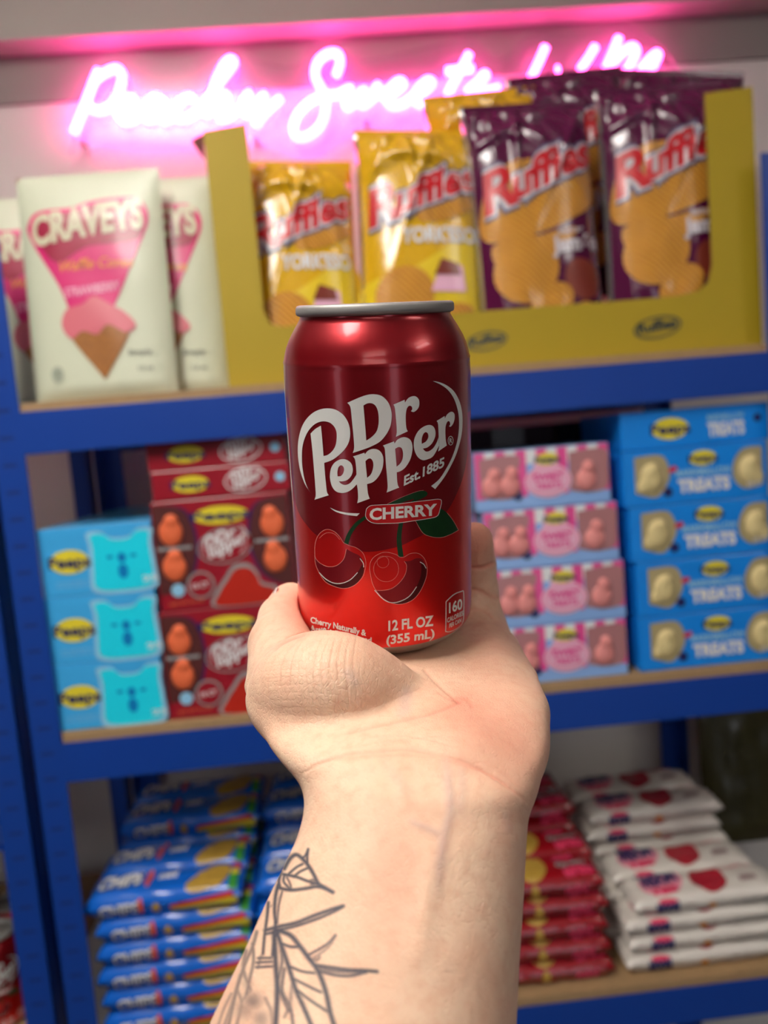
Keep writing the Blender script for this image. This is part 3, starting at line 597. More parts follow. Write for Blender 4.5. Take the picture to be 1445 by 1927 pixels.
def skin_material():
    m = bpy.data.materials.new('skin'); m.use_nodes = True; nt = m.node_tree; N = nt.nodes; Lk = nt.links; p = N['Principled BSDF']
    def attr(nm): a = N.new('ShaderNodeAttribute'); a.attribute_name = nm; return a.outputs['Fac']
    def mix(fac, a, b):
        x = N.new('ShaderNodeMix'); x.data_type = 'RGBA'; Lk.new(fac, x.inputs[0])
        for s_, c in ((6, a), (7, b)):
            if isinstance(c, tuple): x.inputs[s_].default_value = (*lin(c), 1)
            else: Lk.new(c, x.inputs[s_])
        return x.outputs[2]
    tc = N.new('ShaderNodeTexCoord')
    def noise_(sc, det=4): n = N.new('ShaderNodeTexNoise'); n.inputs['Scale'].default_value = sc; n.inputs['Detail'].default_value = det; Lk.new(tc.outputs['Object'], n.inputs['Vector']); return n.outputs['Fac']
    def ramp(f, a, b):
        r = N.new('ShaderNodeMapRange'); r.inputs[1].default_value = a; r.inputs[2].default_value = b; Lk.new(f, r.inputs[0]); return r.outputs[0]
    c = mix(ramp(noise_(55), .35, .7), (230, 195, 166), (226, 183, 154))
    c = mix(ramp(noise_(300, 6), .45, .8), c, (220, 172, 144))
    c = mix(attr('redness'), c, (214, 138, 116)); 
    vm = N.new('ShaderNodeMath'); vm.operation = 'MULTIPLY'; vm.inputs[1].default_value = .42; Lk.new(attr('vein'), vm.inputs[0])
    c = mix(vm.outputs[0], c, (150, 138, 152))
    im = N.new('ShaderNodeMath'); im.operation = 'MULTIPLY'; im.inputs[1].default_value = .95; Lk.new(attr('ink'), im.inputs[0])
    c = mix(im.outputs[0], c, (46, 56, 72))
    Lk.new(c, p.inputs['Base Color']); p.inputs['Roughness'].default_value = .52; p.inputs['Specular IOR Level'].default_value = .35
    p.inputs['Subsurface Weight'].default_value = .12; p.inputs['Subsurface Radius'].default_value = (1, .35, .2); p.inputs['Subsurface Scale'].default_value = .004
    mp = N.new('ShaderNodeMapping'); Lk.new(tc.outputs['Object'], mp.inputs[0]); mp.inputs['Scale'].default_value = (1.0, 1.0, .6)
    vo = N.new('ShaderNodeTexVoronoi'); vo.feature = 'DISTANCE_TO_EDGE'; vo.inputs['Scale'].default_value = 900; Lk.new(mp.outputs[0], vo.inputs['Vector'])
    b = N.new('ShaderNodeBump'); b.inputs['Strength'].default_value = .3; b.inputs['Distance'].default_value = .0004; Lk.new(ramp(vo.outputs['Distance'], 0, .12), b.inputs['Height'])
    b2 = N.new('ShaderNodeBump'); b2.inputs['Strength'].default_value = .2; b2.inputs['Distance'].default_value = .0012; Lk.new(noise_(220, 3), b2.inputs['Height']); Lk.new(b.outputs[0], b2.inputs['Normal'])
    Lk.new(b2.outputs[0], p.inputs['Normal']); return m
skin = skin_material()
hme = build_hand(); hme.materials.append(skin); hme.name = 'hand'
hand = bpy.data.objects.new('hand', hme); COL.objects.link(hand)
tag(hand, 'bare left hand and forearm with grey leaf tattoo, palm up, gripping the soda can', 'hand')
def nail(center, normal, up, w, l):
    n_ = np.array(normal)/np.linalg.norm(normal); u_ = np.array(up)-n_*np.dot(up, n_); u_ /= np.linalg.norm(u_); s_ = np.cross(n_, u_)
    g = Geo(); V = []; nx, ny = 9, 9
    for layer in (0, 1):
        for j in range(ny):
            for i in range(nx):
                a, b = 2*i/(nx-1)-1, 2*j/(ny-1)-1; q = a*math.sqrt(1-b*b*.35), b*math.sqrt(1-a*a*.25)
                V.append(np.array(center)+s_*(q[0]*w/2)+u_*(q[1]*l/2)+n_*(-(q[0]**2)*w*.24-(q[1]**2)*l*.05-(.0006 if layer else 0)))
    f = [(j*nx+i, j*nx+i+1, (j+1)*nx+i+1, (j+1)*nx+i) for j in range(ny-1) for i in range(nx-1)]; k = nx*ny
    f += [tuple(k+x for x in reversed(q)) for q in f]
    rim = [i for i in range(nx)]+[j*nx+nx-1 for j in range(1, ny)]+[(ny-1)*nx+i for i in range(nx-2, -1, -1)]+[j*nx for j in range(ny-2, 0, -1)]
    f += [(rim[i], rim[(i+1) % len(rim)], rim[(i+1) % len(rim)]+k, rim[i]+k) for i in range(len(rim))]
    g.add(V, f, mat('nail', (205, 180, 172), .25, coat=.4)); return g.build('nail', hand, smooth=True, recalc=True)
nail(c2w(506, 1136, .303), -RGT*.9+FWD*.25+UP*.25, UP*.9+RGT*.4+FWD*.3, .011, .014)
for th, s1, rf in ((-31*.88, .056, .0078), (-14*.88, .044, .0086), (16*.88, .051, .0082)):
    a = math.radians(th); rad_ = -FX*math.cos(a)+SX*math.sin(a)
    nail(T0-AX*s1+rad_*(.0331+rf*1.9), rad_, AX, .010, .012)
nail(c2w(897, 1020, .3275), FWD+RGT*.2, UP, .0085, .0105)

# ------------------------------------------------------------------ products
def paint(name, rgb, rough=.35, coat=.3, **k): return mat(name, rgb, rough, coat=coat, **k)
yel = paint('print_yellow', (232, 214, 52)); navy = paint('print_navy', (28, 34, 96)); wht = paint('print_white', (236, 236, 236)); grey = paint('print_grey', (150, 150, 150))
def brand_oval(g, F_, cx, cy, w, h, off=.0006):
    """yellow oval with navy lettering"""
    put(g, fill([ell(cx, cy, w*.48, h*.52)]), F_(off), yel)
    put(g, text_on('Peeps', (cx-w*.52, cy-h*.24), (cx+w*.52, cy-h*.24), h*.50, .03), F_(off*1.6), navy)
def lump(g, x, y, z, rx, ry, rz, m, seg=12):
    bm = bmesh.new(); bmesh.ops.create_uvsphere(bm, u_segments=seg, v_segments=seg-2, radius=1)
    for v in bm.verts: v.co = (x+v.co.x*rx, y+v.co.y*ry, z+v.co.z*rz)
    g.bm(bm, m)
def carton(name, w, h, d, mbody, front, mside=None):
    """product box: local origin at bottom centre of its front face, front faces -y"""
    t = empty(name); g = Geo(); g.box(-w/2, w/2, 0, d, 0, h, mbody, .0012, 2)
    F_ = lambda off: (lambda x, y: (x, -off, y))
    front(g, F_, w, h, t); g.build('carton', t); return t
def place(o, px, Y, z, rz=0., py=1100):
    o.location = (at(px, py, Y).x, Y, z); o.rotation_euler = (0, 0, rz)
def dup(o, label=None):
    c = copy_tree(o)
    if label: c['label'] = label
    return c

# --- light blue cartons with bear window
lb = paint('carton_sky', (66, 176, 240), .3); cy_ = paint('gummy_cyan', (30, 225, 250), .3); cyd = paint('gummy_blue', (10, 130, 200), .3); ltb = paint('print_pale_blue', (150, 205, 235))
def f_sky(g, F_, w, h, t):
    put(g, fill([rrect(-w/2+.002, h-.014, w/2-.002, h-.002, .002)]), F_(.0003), ltb if False else lb)
    cx = w*.22; X = lambda p: (cx+p[0]*.033, h*.47+p[1]*.033)
    bear = [(-1,-1),(0,-1.12),(1,-1),(1.05,-.3),(1.0,.5),(1.05,.95),(.6,.98),(.3,.75),(-.3,.75),(-.6,.98),(-1.05,.95),(-1.0,.5),(-1.05,-.3)]
    bear2 = [(x*1.14, y*1.12) for x, y in bear]
    put(g, fill([smooth_loop([X(p) for p in bear2], 4)]), F_(.0004), ltb)
    sh = fill([smooth_loop([X(p) for p in bear], 4)]); put(g, sh, F_(.0008), cy_)
    put(g, fill([ell(cx, h*.50, .005, .006)]), F_(.0012), cyd)
    for s in (-1, 1): put(g, fill([ell(cx+s*.014, h*.52, .004, .002)]), F_(.0012), cyd)
    put(g, fill([ell(cx, h*.30, .006, .009)]), F_(.0011), cyd)
    put(g, text_on('25', (cx+.022, .010), (cx+.040, .011), .007, .02), F_(.0014), wht)
    brand_oval(g, F_, -w*.24, h*.50, w*.36, h*.34)
    for k in range(2): put(g, text_on('marshmallow', (-w*.38, h*(.13+.06*k)), (-w*.10, h*(.13+.06*k)), .003, 0), F_(.0006), ltb)
sky_w = .136; skb = carton('candy_box', sky_w, .083, .062, lb, f_sky)
sky_lbl = ['light blue candy box with bear window at the bottom of the left stack', 'light blue candy box with bear window in the middle of the left stack', 'shiny light blue candy box with bear window on top of the left stack']
for i, (cx, _) in enumerate(((203, 0), (191, 0), (182, 0))):
    o = skb if i == 0 else dup(skb)
    place(o, cx, .940, MIDZ+.0005+i*.0835, py=(1315, 1180, 1050)[i]); tag(o, sky_lbl[i], 'candy box', 'light blue candy boxes on the left of the middle shelf')
bk = None
for j in range(4):
    for i in range(3):
        o = dup(skb, ''); o['label'] = 'dim light blue candy box, %s one in the %s row behind the left stack' % (['lowest', 'middle', 'top'][i], ['first', 'second', 'third', 'fourth'][j]); o['group'] = 'light blue candy boxes behind the left stack'; o['category'] = 'candy box'
        o.location = (at(200, 1300, .94).x+.006*(j+1), .940+.066*(j+1), MIDZ+.0005+i*.0835)

# --- maroon cartons
mar = paint('carton_maroon', (156, 25, 42), .3); mar2 = paint('carton_dark', (88, 40, 38), .4); org = paint('marshmallow_orange', (240, 112, 66), .6, coat=.1); pur = paint('print_purple', (70, 20, 90)); rdb = paint('print_redbrown', (190, 40, 24))
def f_mar(g, F_, w, h, t):
    for s in (-1, 1):
        win = [(s*w*.49, h*.97), (s*w*.30, h*.94), (s*w*.22, h*.80), (s*w*.20, h*.55), (s*w*.26, h*.30), (s*w*.38, h*.18), (s*w*.49, h*.16)]
        pw = [(x-s*.003, y) for x, y in win]
        put(g, fill([smooth_loop([p+(1,) for p in pw[:1]]+pw[1:-1]+[pw[-1]+(1,)], 3)]), F_(.0004), pur)
        put(g, fill([smooth_loop([p+(1,) for p in win[:1]]+win[1:-1]+[win[-1]+(1,)], 3)]), F_(.0007), mar2)
        put(g, fill([rrect(s*w*.355-w*.125, h*.56, s*w*.355+w*.125, h*.59, .001)]), F_(.0012), grey)
        gg = Geo()
        for yy in (.72, .40):
            lump(gg, s*w*.37, -.001, h*yy, .0145, .004, .017, org); lump(gg, s*w*.36, -.002, h*(yy+.10), .009, .004, .009, org)
        gg.build('marshmallow_chick', t, smooth=True)
    brand_oval(g, F_, 0, h*.84, w*.42, h*.16)
    lg = lambda x, y: (-.026+x*.0000215, h*.70-(y-200)*.0000215)
    put(g, fill([ell(.002, h*.56, .034, .022, 32, .15)]), F_(.0007), grey)
    put(g, fill([ell(.002, h*.56, .032, .020, 32, .15)]), F_(.0010), mar)
    for sh in logo_shapes(lg, 0, 2): put(g, sh, F_(.0014), wht)
    chick = [(-.034,-.002),(-.030,.018),(-.018,.034),(-.006,.048),(.012,.048),(.022,.036),(.026,.024),(.042,.018),(.046,.008),(.040,-.002)]
    put(g, fill([smooth_loop([(x*1.0+.016, max(.001, y+.003)) for x, y in chick], 4)]), F_(.0008), grey)
    put(g, fill([smooth_loop([(x*.90+.017, max(.002, y*.90+.002)) for x, y in chick], 4)]), F_(.0012), rdb)
    put(g, fill([ell(-.032, .030, .017, .017)]), F_(.0014), grey); put(g, fill([ell(-.032, .030, .0145, .0145)]), F_(.0018), mar)
    put(g, text_on('10 CT', (-.042, .026), (-.022, .028), .006, .02), F_(.0022), wht)
    put(g, fill([ell(-.060, .026, .008, .008)]), F_(.0018), ltb)
    put(g, text_on('NET WT 4.5 OZ', (-.072, .007), (-.030, .009), .004, .01), F_(.0010), org)
mw, mh = .166, .135
mbx = carton('candy_box', mw, mh, .045, mar, f_mar)
mx0 = at(434, 1250, .942).x
mbx.location = (mx0+.002, .942, MIDZ+.0005); tag(mbx, 'maroon windowed candy box at the bottom beside the thumb', 'candy box', 'maroon candy boxes facing front')
m2 = dup(mbx, 'maroon windowed candy box standing on top of the one beside the thumb'); m2.location = (at(421, 1030, .942).x, .942, MIDZ+mh+.0012)
for k in range(3):
    for lv in range(2):
        o = dup(mbx, 'maroon candy box, %s one in the %s row behind the maroon stack' % (['lower', 'upper'][lv], ['first', 'second', 'third'][k])); o['group'] = 'maroon candy boxes behind the front stack'; o.location = (mx0+.004, .942+.048*(k+1), MIDZ+.0005+lv*(mh+.0008))
def f_spine(g, F_, w, h, t):
    brand_oval(g, F_, -w*.22, h*.5, w*.28, h*.55)
    put(g, fill([ell(w*.18, h*.5, .026, h*.42, 28, .1)]), F_(.0004), wht); put(g, fill([ell(w*.18, h*.5, .0245, h*.37, 28, .1)]), F_(.0008), mar)
    lg = lambda x, y: (w*.18-.020+x*.0000152, h*.86-(y-200)*.0000152)
    for sh in logo_shapes(lg, 0, 2): put(g, sh, F_(.0012), wht)
    put(g, fill([ell(w*.43, h*.5, .006, .006)]), F_(.0006), ltb)
sp = carton('candy_box', .166, .0355, .13, mar, f_spine)
zt = MIDZ+2*mh+.0022
sp.location = (at(414, 890, .942).x, .942, zt); tag(sp, 'maroon candy box lying flat on the maroon stack, spine showing', 'candy box')
s2 = dup(sp, 'topmost maroon candy box lying flat just under the blue shelf beam'); s2.location = (sp.location.x-.003, .946, zt+.0362)

# --- pink cartons
pnk = paint('carton_pink', (232, 76, 150), .35); pbl = paint('carton_pale_blue', (140, 180, 236), .3); plp = paint('print_pale_pink', (246, 190, 214)); chp = paint('marshmallow_pink', (232, 146, 142), .6, coat=.1); win = paint('window_card', (176, 120, 122), .4)
def f_pink(g, F_, w, h, t):
    n = 13
    for k in range(n):
        x0 = -w/2+.001+k*(w-.002)/n; x1 = x0+(w-.002)/n
        put(g, fill([[(x0, h*.74), (x1, h*.74), (x1, h-.001), (x0, h-.001)]]), F_(.0003), wht if k % 2 else pnk)
        if k % 2 == 0: put(g, fill([[(x0, h*.20), (x1, h*.20), (x1, h*.75), (x0, h*.75)]]), F_(.00035), pnk)
    put(g, fill([[(-w*.06, h*.2), (w*.12, h*.2), (w*.12, h*.75), (-w*.06, h*.75)]]), F_(.0005), plp)
    for s, a, b in ((-1, -.46, -.17), (1, .20, .47)):
        put(g, fill([smooth_loop([(w*a, h*.24, 1), (w*(a+b)/2, h*.18), (w*b, h*.24), (w*(b+.02*s), h*.55), (w*b, h*.90), (w*a, h*.88, 1)], 4)]), F_(.0008), win)
        gg = Geo()
        for q in ((.3, .75) if s < 0 else (.45,)):
            lump(gg, w*(a+(b-a)*q), -.001, h*.40, .013, .004, .014, chp); lump(gg, w*(a+(b-a)*q)+.003, -.002, h*.60, .008, .004, .009, chp)
        gg.build('marshmallow_chick', t, smooth=True)
    put(g, fill([ell(w*.04, h*.43, w*.175, h*.28)]), F_(.0012), plp); put(g, fill([ell(w*.04, h*.43, w*.155, h*.235)]), F_(.0016), pnk); put(g, fill([ell(w*.04, h*.43, w*.148, h*.22)]), F_(.0020), plp)
    put(g, text_on('SWEET', (w*-.075, h*.44), (w*.155, h*.44), h*.13, .05), F_(.0024), pnk); put(g, text_on('TREATS', (w*-.06, h*.30), (w*.14, h*.30), h*.10, .05), F_(.0024), pnk)
    brand_oval(g, F_, w*.04, h*.80, w*.18, h*.20, .0014)
    put(g, fill([ell(-w*.19, h*.22, .006, .006)]), F_(.0012), navy)
pk = carton('candy_box', .170, .0735, .058, pbl, f_pink)
pos_l = ['bottom of', 'second from the bottom of', 'second from the top of', 'top of']
for i, (cx, cyy) in enumerate(((1057, 1240), (1052, 1133), (1038, 1020), (1021, 905))):
    o = pk if i == 0 else dup(pk)
    place(o, cx, .942, MIDZ+.0005+i*.0745, 0, cyy); tag(o, 'pink and pale blue windowed candy box, %s the pink stack' % pos_l[i], 'candy box', 'pink candy boxes stacked right of the can')
for j in range(2):
    for i in range(4):
        o = dup(pk, 'pink candy box, %s row %s the pink stack' % (pos_l[i].replace(' of', ' in the'), ['right behind', 'two behind'][j])); o['group'] = 'pink candy boxes behind the front stack'
        o.location = (at(1040, 1100, .94).x+.002*j, .942+.062*(j+1), MIDZ+.0005+i*.0745)

# --- blue treats cartons
tb = paint('carton_blue', (14, 138, 236), .3); crm = paint('treat_cream', (226, 206, 146), .6, coat=.1); winc = paint('window_tan', (176, 160, 116), .4)
def f_treat(g, F_, w, h, t):
    for s in (-1, 1):
        if s < 0: lp = smooth_loop([(-w*.42, h*.24, 1), (-w*.30, h*.14), (-w*.24, h*.22), (-w*.18, h*.50), (-w*.20, h*.78), (-w*.26, h*.90), (-w*.42, h*.88, 1)], 4)
        else: lp = smooth_loop([(w*.46, h*.22, 1), (w*.34, h*.16), (w*.26, h*.34), (w*.26, h*.64), (w*.33, h*.88), (w*.46, h*.90, 1)], 4)
        put(g, fill([lp]), F_(.0006), winc); gg = Geo(); cx = -w*.31 if s < 0 else w*.37
        lump(gg, cx, -.001, h*.50, .014, .0045, .018, crm); lump(gg, cx+.010*s, -.001, h*.36, .008, .003, .009, crm); lump(gg, cx+.002, -.003, h*.64, .008, .004, .009, crm)
        gg.build('marshmallow_treat', t, smooth=True)
    brand_oval(g, F_, w*.05, h*.78, w*.20, h*.26, .0008)
    put(g, text_on('MARSHMALLOW', (-w*.14, h*.48), (w*.24, h*.48), h*.12, .04), F_(.0008), ltb)
    put(g, text_on('TREATS', (-w*.13, h*.20), (w*.23, h*.20), h*.22, .06), F_(.0010), wht)
    put(g, fill([ell(-w*.20, h*.22, .006, .006)]), F_(.0010), navy); put(g, text_on('10 CT', (w*.34, h*.20), (w*.45, h*.20), h*.08, .03), F_(.005), wht)
    put(g, fill([ell(-w*.16, h*.62, .006, .0035, 16, .3)]), F_(.0010), paint('print_red', (214, 40, 40)))
tk = carton('candy_box', .186, .0700, .058, tb, f_treat)
for i, (cx, cyy) in enumerate(((1338, 1225), (1334, 1120), (1322, 1010), (1310, 905))):
    o = tk if i == 0 else dup(tk)
    place(o, cx, .942, MIDZ+.0005+i*.0708, 0, cyy); tag(o, 'bright blue windowed treats box, %s the right-hand treats stack' % pos_l[i], 'candy box', 'bright blue treats boxes on the right of the middle shelf')
def f_tspine(g, F_, w, h, t):
    brand_oval(g, F_, -w*.17, h*.5, w*.26, h*.55); put(g, text_on('MARSHMALLOW', (w*.08, h*.62), (w*.33, h*.62), h*.16, .03), F_(.0006), ltb); put(g, text_on('TREATS', (w*.08, h*.22), (w*.33, h*.22), h*.34, .05), F_(.0006), wht)
    put(g, fill([ell(w*.42, h*.6, .005, .005)]), F_(.0006), navy)
ts = carton('candy_box', .190, .047, .16, tb, f_tspine)
place(ts, 1308, .944, MIDZ+.0005+4*.0708, 0, 800); tag(ts, 'bright blue treats box lying flat on top of the right-hand blue stack', 'candy box')
for i in range(4):
    o = dup(tk, 'blue treats box, %s the row behind the treats stack' % pos_l[i]); o['group'] = 'treats boxes behind the front stack'; o.location = (at(1322, 1000, .94).x, 1.004, MIDZ+.0005+i*.0708)

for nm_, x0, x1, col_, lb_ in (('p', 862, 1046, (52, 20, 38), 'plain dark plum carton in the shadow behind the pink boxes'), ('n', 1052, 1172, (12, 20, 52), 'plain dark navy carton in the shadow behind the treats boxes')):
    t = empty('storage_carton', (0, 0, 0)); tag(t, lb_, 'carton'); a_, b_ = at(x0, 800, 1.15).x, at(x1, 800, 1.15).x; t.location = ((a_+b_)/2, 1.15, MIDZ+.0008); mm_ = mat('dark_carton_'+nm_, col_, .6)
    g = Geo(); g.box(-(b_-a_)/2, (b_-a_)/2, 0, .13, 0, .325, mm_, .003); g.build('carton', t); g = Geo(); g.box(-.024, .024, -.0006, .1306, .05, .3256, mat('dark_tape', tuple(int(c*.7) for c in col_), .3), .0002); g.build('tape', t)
# --- standing pouches on the top shelf
crp = mat('pouch_cream', (206, 210, 184), .42, coat=.15, bump=.25, bscale=30); hot = paint('print_hot_pink', (214, 30, 112)); mrn = paint('print_wine', (160, 16, 60)); bei = paint('print_beige', (206, 200, 170)); cone = paint('print_cone', (176, 112, 48), var=.4, vscale=150); ice = paint('print_ice', (214, 110, 122)); orp = paint('print_orange', (232, 150, 40)); dkg = paint('print_dark', (60, 66, 60))
def make_pouch(w=.172, h=.272, seed=0):
    t = empty('snack_pouch'); g = Geo(); nx, ny = 30, 46
    def z_(x, y, side=1):
        a, b = min(1, abs(2*x/w)), y/h; e = max(0, 1-a**4)*min(1, (1-b)/.22)*(.35+.65*min(1, b/.05+.2))
        return side*(.016*e**.7*(1.15-.5*b))+.0012*noise.noise(Vector((x*28+seed, y*16, seed)))*e
    for side in (1, -1):
        V = [(-w/2+w*i/nx, -z_(-w/2+w*i/nx, h*j/ny, side), h*j/ny) for j in range(ny+1) for i in range(nx+1)]
        g.add(V, [(j*(nx+1)+i, j*(nx+1)+i+1, (j+1)*(nx+1)+i+1, (j+1)*(nx+1)+i) for j in range(ny) for i in range(nx)], crp)
    g.add([(-w/2, 0, 0), (w/2, 0, 0)]+[(-w/2+w*i/nx, -z_(-w/2+w*i/nx, 0, 1), 0) for i in range(nx+1)]+[(-w/2+w*i/nx, -z_(-w/2+w*i/nx, 0, -1), 0) for i in range(nx+1)], [(2+i, 3+i, nx+4+i, nx+3+i) for i in range(nx)], crp)
    F_ = lambda off: (lambda x, y: (x, -z_(x, y)-off, y))
    S = lambda x, y, *c: (x*w, y*h)+c
    tri = [S(-.44, .70), S(-.41, .77), S(-.34, .83), S(-.10, .845), S(.02, .875), S(.36, .875), S(.42, .82), S(.42, .74), S(.30, .60), S(.12, .36), S(.02, .30), S(-.06, .35), S(-.20, .52)]
    tri = [(-.42, .72), (-.42, .79), (-.34, .835), (-.12, .84), (.04, .865), (.30, .87), (.385, .84), (.41, .77), (.36, .68), (.14, .40), (.05, .34), (-.14, .34), (-.24, .50)]
    put(g, fill([smooth_loop([S(*p) for p in tri], 5)], .008), F_(.0010), hot)
    put(g, fill([smooth_loop([S(*p) for p in ((-.37,.72),(-.34,.80),(-.10,.82),(.05,.845),(.30,.85),(.37,.80),(.33,.68),(-.02,.66),(-.24,.60))], 4)], .008), F_(.0014), mrn)
    for mm, of, dx in ((bei, .045, 0),):
        put(g, text_on('CRAVEYS', S(-.40, .68), S(.38, .73), .036, of, (0, 1), .006, .002), F_(.0019), mm)
    put(g, text_on('Waffle Cones', S(-.24, .555), S(.28, .555), .013, .01, (0, 1), .008, .002, .3), F_(.0016), orp)
    put(g, text_on('STRAWBERRY', S(-.20, .445), S(.18, .46), .011, .01, (0, 1), .008), F_(.0016), plp)
    put(g, fill([smooth_loop([S(*p) for p in ((-.21,.33),(.24,.33),(.03,.07,1))], 5)], .008), F_(.0016), cone)
    put(g, fill([smooth_loop([S(*p) for p in ((-.24,.32),(-.20,.39),(-.08,.41),(0,.44),(.10,.40),(.20,.36),(.27,.30),(.20,.27),(.08,.31),(0,.27),(-.10,.29),(-.18,.26))], 5)], .008), F_(.0020), ice)
    put(g, text_on('Simply', S(.20, .17), S(.36, .17), .007, .0, (0, 1), .01), F_(.0012), dkg); put(g, text_on('1.5 oz', S(.26, .10), S(.36, .10), .006, 0, (0, 1), .01), F_(.0012), dkg)
    put(g, fill([ell(*S(-.30, .11), .008, .010)], .01), F_(.0012), paint('print_sage', (170, 176, 156))); put(g, text_on('X', S(-.315, .10), S(-.285, .10), .008, 0), F_(.0016), dkg)
    g.build('pouch', t, smooth=True); return t
pc = make_pouch()
zt_ = TOPZ+.0008
pc.location = (at(198, 700, .962).x, .962, zt_); pc.rotation_euler = (math.radians(-4), 0, math.radians(-2)); tag(pc, 'cream cone-snack pouch with pink triangle, whole front showing', 'snack pouch', 'cream snack pouches')
p2 = dup(pc, 'cream snack pouch half hidden behind the yellow tray'); p2.location = (at(300, 700, .999).x, .999, zt_); p2.rotation_euler = (math.radians(-4), 0, 0)
p3 = dup(pc, 'cream snack pouch cut off by the left edge of the picture'); p3.location = (at(102, 700, 1.035).x, 1.035, zt_); p3.rotation_euler = (math.radians(-4), 0, math.radians(3))
for k, x in enumerate((-185, 45)):
    q = dup(pc, 'cream snack pouch at the very back of the top shelf, %s' % ['left', 'centre', 'right'][k]); q.location = (at(x+60, 700, 1.04).x, 1.078, zt_); q.rotation_euler = (math.radians(-4), 0, 0); q['group'] = 'cream pouches in the back row'
    q.scale = (1, 1, .93)

# --- yellow display tray
card = mat('tray_card', (176, 150, 22), .6, bump=.05, bscale=150); cardb = mat('tray_card_inside', (140, 104, 56), .8, var=.2)
TY = .955
tray = empty('display_tray'); tag(tray, 'yellow cardboard display tray with cut-out front holding crisp bags', 'display tray')
def A(px, py): p = at(px, py, TY); return (p.x, p.z)
xl = A(430, 716)[0]; xr = A(1434, 642)[0]; z0 = TOPZ+.0008
ztl = A(435, 237)[1]; ztr = A(1370, 166)[1]
xil = A(498, 600)[0]; xir = A(1340, 500)[0]
lipz = .068
outer = [(xl, z0), (xr, z0), (xr, ztr), (xir, ztr-.004), (xir, z0+lipz+.035), (xir-.006, z0+lipz+.014), (xir-.02, z0+lipz+.004), (xir-.045, z0+lipz)] + [(xil+.02, z0+lipz), (xil+.006, z0+lipz+.004), (xil, z0+lipz+.02), (xil, ztl+.002), (xl, ztl-.004)]
g = Geo(); sh = fill([outer]); N = len(outer)
g.add([(x, TY, z) for x, z in sh[0]], sh[1], card); g.add([(x, TY+.003, z) for x, z in sh[0]], sh[1], cardb)
g.add([(x, TY, z) for x, z in outer]+[(x, TY+.003, z) for x, z in outer], [(k, (k+1) % N, N+(k+1) % N, N+k) for k in range(N)], cardb)
def tlogo(px, py, w):
    x, z = A(px, py)
    lp = [(x+a, z+b) for a, b in ell(0, 0, w/2, w*.22, 24, .12)]
    put(g, fill([lp, [(x+(a-x)*.9, z+(b-z)*.82) for a, b in lp]]), lambda a, b: (a, TY-.0004, b), dkg)
    put(g, text_on('Ruffles', (x-w*.40, z-w*.10), (x+w*.40, z-w*.02), w*.2, .05), lambda a, b: (a, TY-.0004, b), dkg)
tlogo(1237, 616, .062); tlogo(916, 642, .052)
g.build('front_panel', tray)
g = Geo(); D_ = .30
g.box(xl, xl+.003, TY+.003, TY+D_, z0, ztl-.006, card); g.build('side_panel', tray)
g = Geo(); g.box(xr-.003, xr, TY+.003, TY+D_, z0, ztr-.002, card); g.build('side_panel', tray)
g = Geo(); g.box(xl+.003, xr-.003, TY+.003, TY+D_, z0, z0+.003, cardb); g.build('bottom_panel', tray)
g = Geo(); g.box(xl+.003, xr-.003, TY+D_-.003, TY+D_, z0+.003, z0+.09, card); g.build('back_panel', tray)
g = Geo(); g.add([(xl, TY+.004, ztl-.006), (xl-.016, TY+.006, ztl-.012), (xl-.002, TY+.005, ztl-.035), (xl, TY+.002, ztl-.006), (xl-.016, TY+.004, ztl-.012), (xl-.002, TY+.003, ztl-.035)], [(0, 1, 2), (3, 5, 4), (0, 3, 4, 1), (1, 4, 5, 2)], mat('torn_card', (110, 60, 50), .8)); g.build('torn_flap', tray)

# --- crisp bags
foil_y = mat('foil_yellow', (226, 176, 20), .2, coat=.8, bump=.8, bscale=30); foil_p = mat('foil_purple', (88, 14, 60), .2, coat=.8, bump=.8, bscale=30); foil_s = mat('foil_silver', (190, 186, 186), .25, .8)
def chipmat():
    m = mat('print_chip', (240, 178, 66), .35, coat=.5, var=.35, vscale=40); nt = m.node_tree; w = nt.nodes.new('ShaderNodeTexWave'); w.inputs['Scale'].default_value = 75; w.inputs['Distortion'].default_value = 1.5
    tc = nt.nodes['Texture Coordinate']; nt.links.new(tc.outputs['Object'], w.inputs[0]); w.bands_direction = 'DIAGONAL'; mx = nt.nodes.new('ShaderNodeMix'); mx.data_type = 'RGBA'; pr_ = nt.nodes['Principled BSDF'].inputs['Base Color']; nt.links.new(pr_.links[0].from_socket, mx.inputs[6]); mx.inputs[7].default_value = (*lin((196, 112, 30)), 1); mm_ = nt.nodes.new('ShaderNodeMath'); mm_.operation = 'MULTIPLY'; mm_.inputs[1].default_value = .7; nt.links.new(w.outputs['Fac'], mm_.inputs[0]); nt.links.new(mm_.outputs[0], mx.inputs[0]); nt.links.new(mx.outputs[2], pr_); b = nt.nodes.new('ShaderNodeBump'); b.inputs['Distance'].default_value = .002; b.inputs['Strength'].default_value = .6
    nt.links.new(w.outputs['Fac'], b.inputs['Height']); nt.links.new(b.outputs[0], nt.nodes['Principled BSDF'].inputs['Normal']); return m
chip = chipmat(); rred = paint('print_crisp_red', (206, 22, 36), .3, .5); slate = paint('print_slate', (92, 92, 128), .3, .5); yl2 = paint('print_light_yellow', (238, 206, 40), .3, .5); brn = paint('print_brown', (130, 50, 36), .35, .4); silw = paint('print_silver', (214, 206, 212), .3, .5)
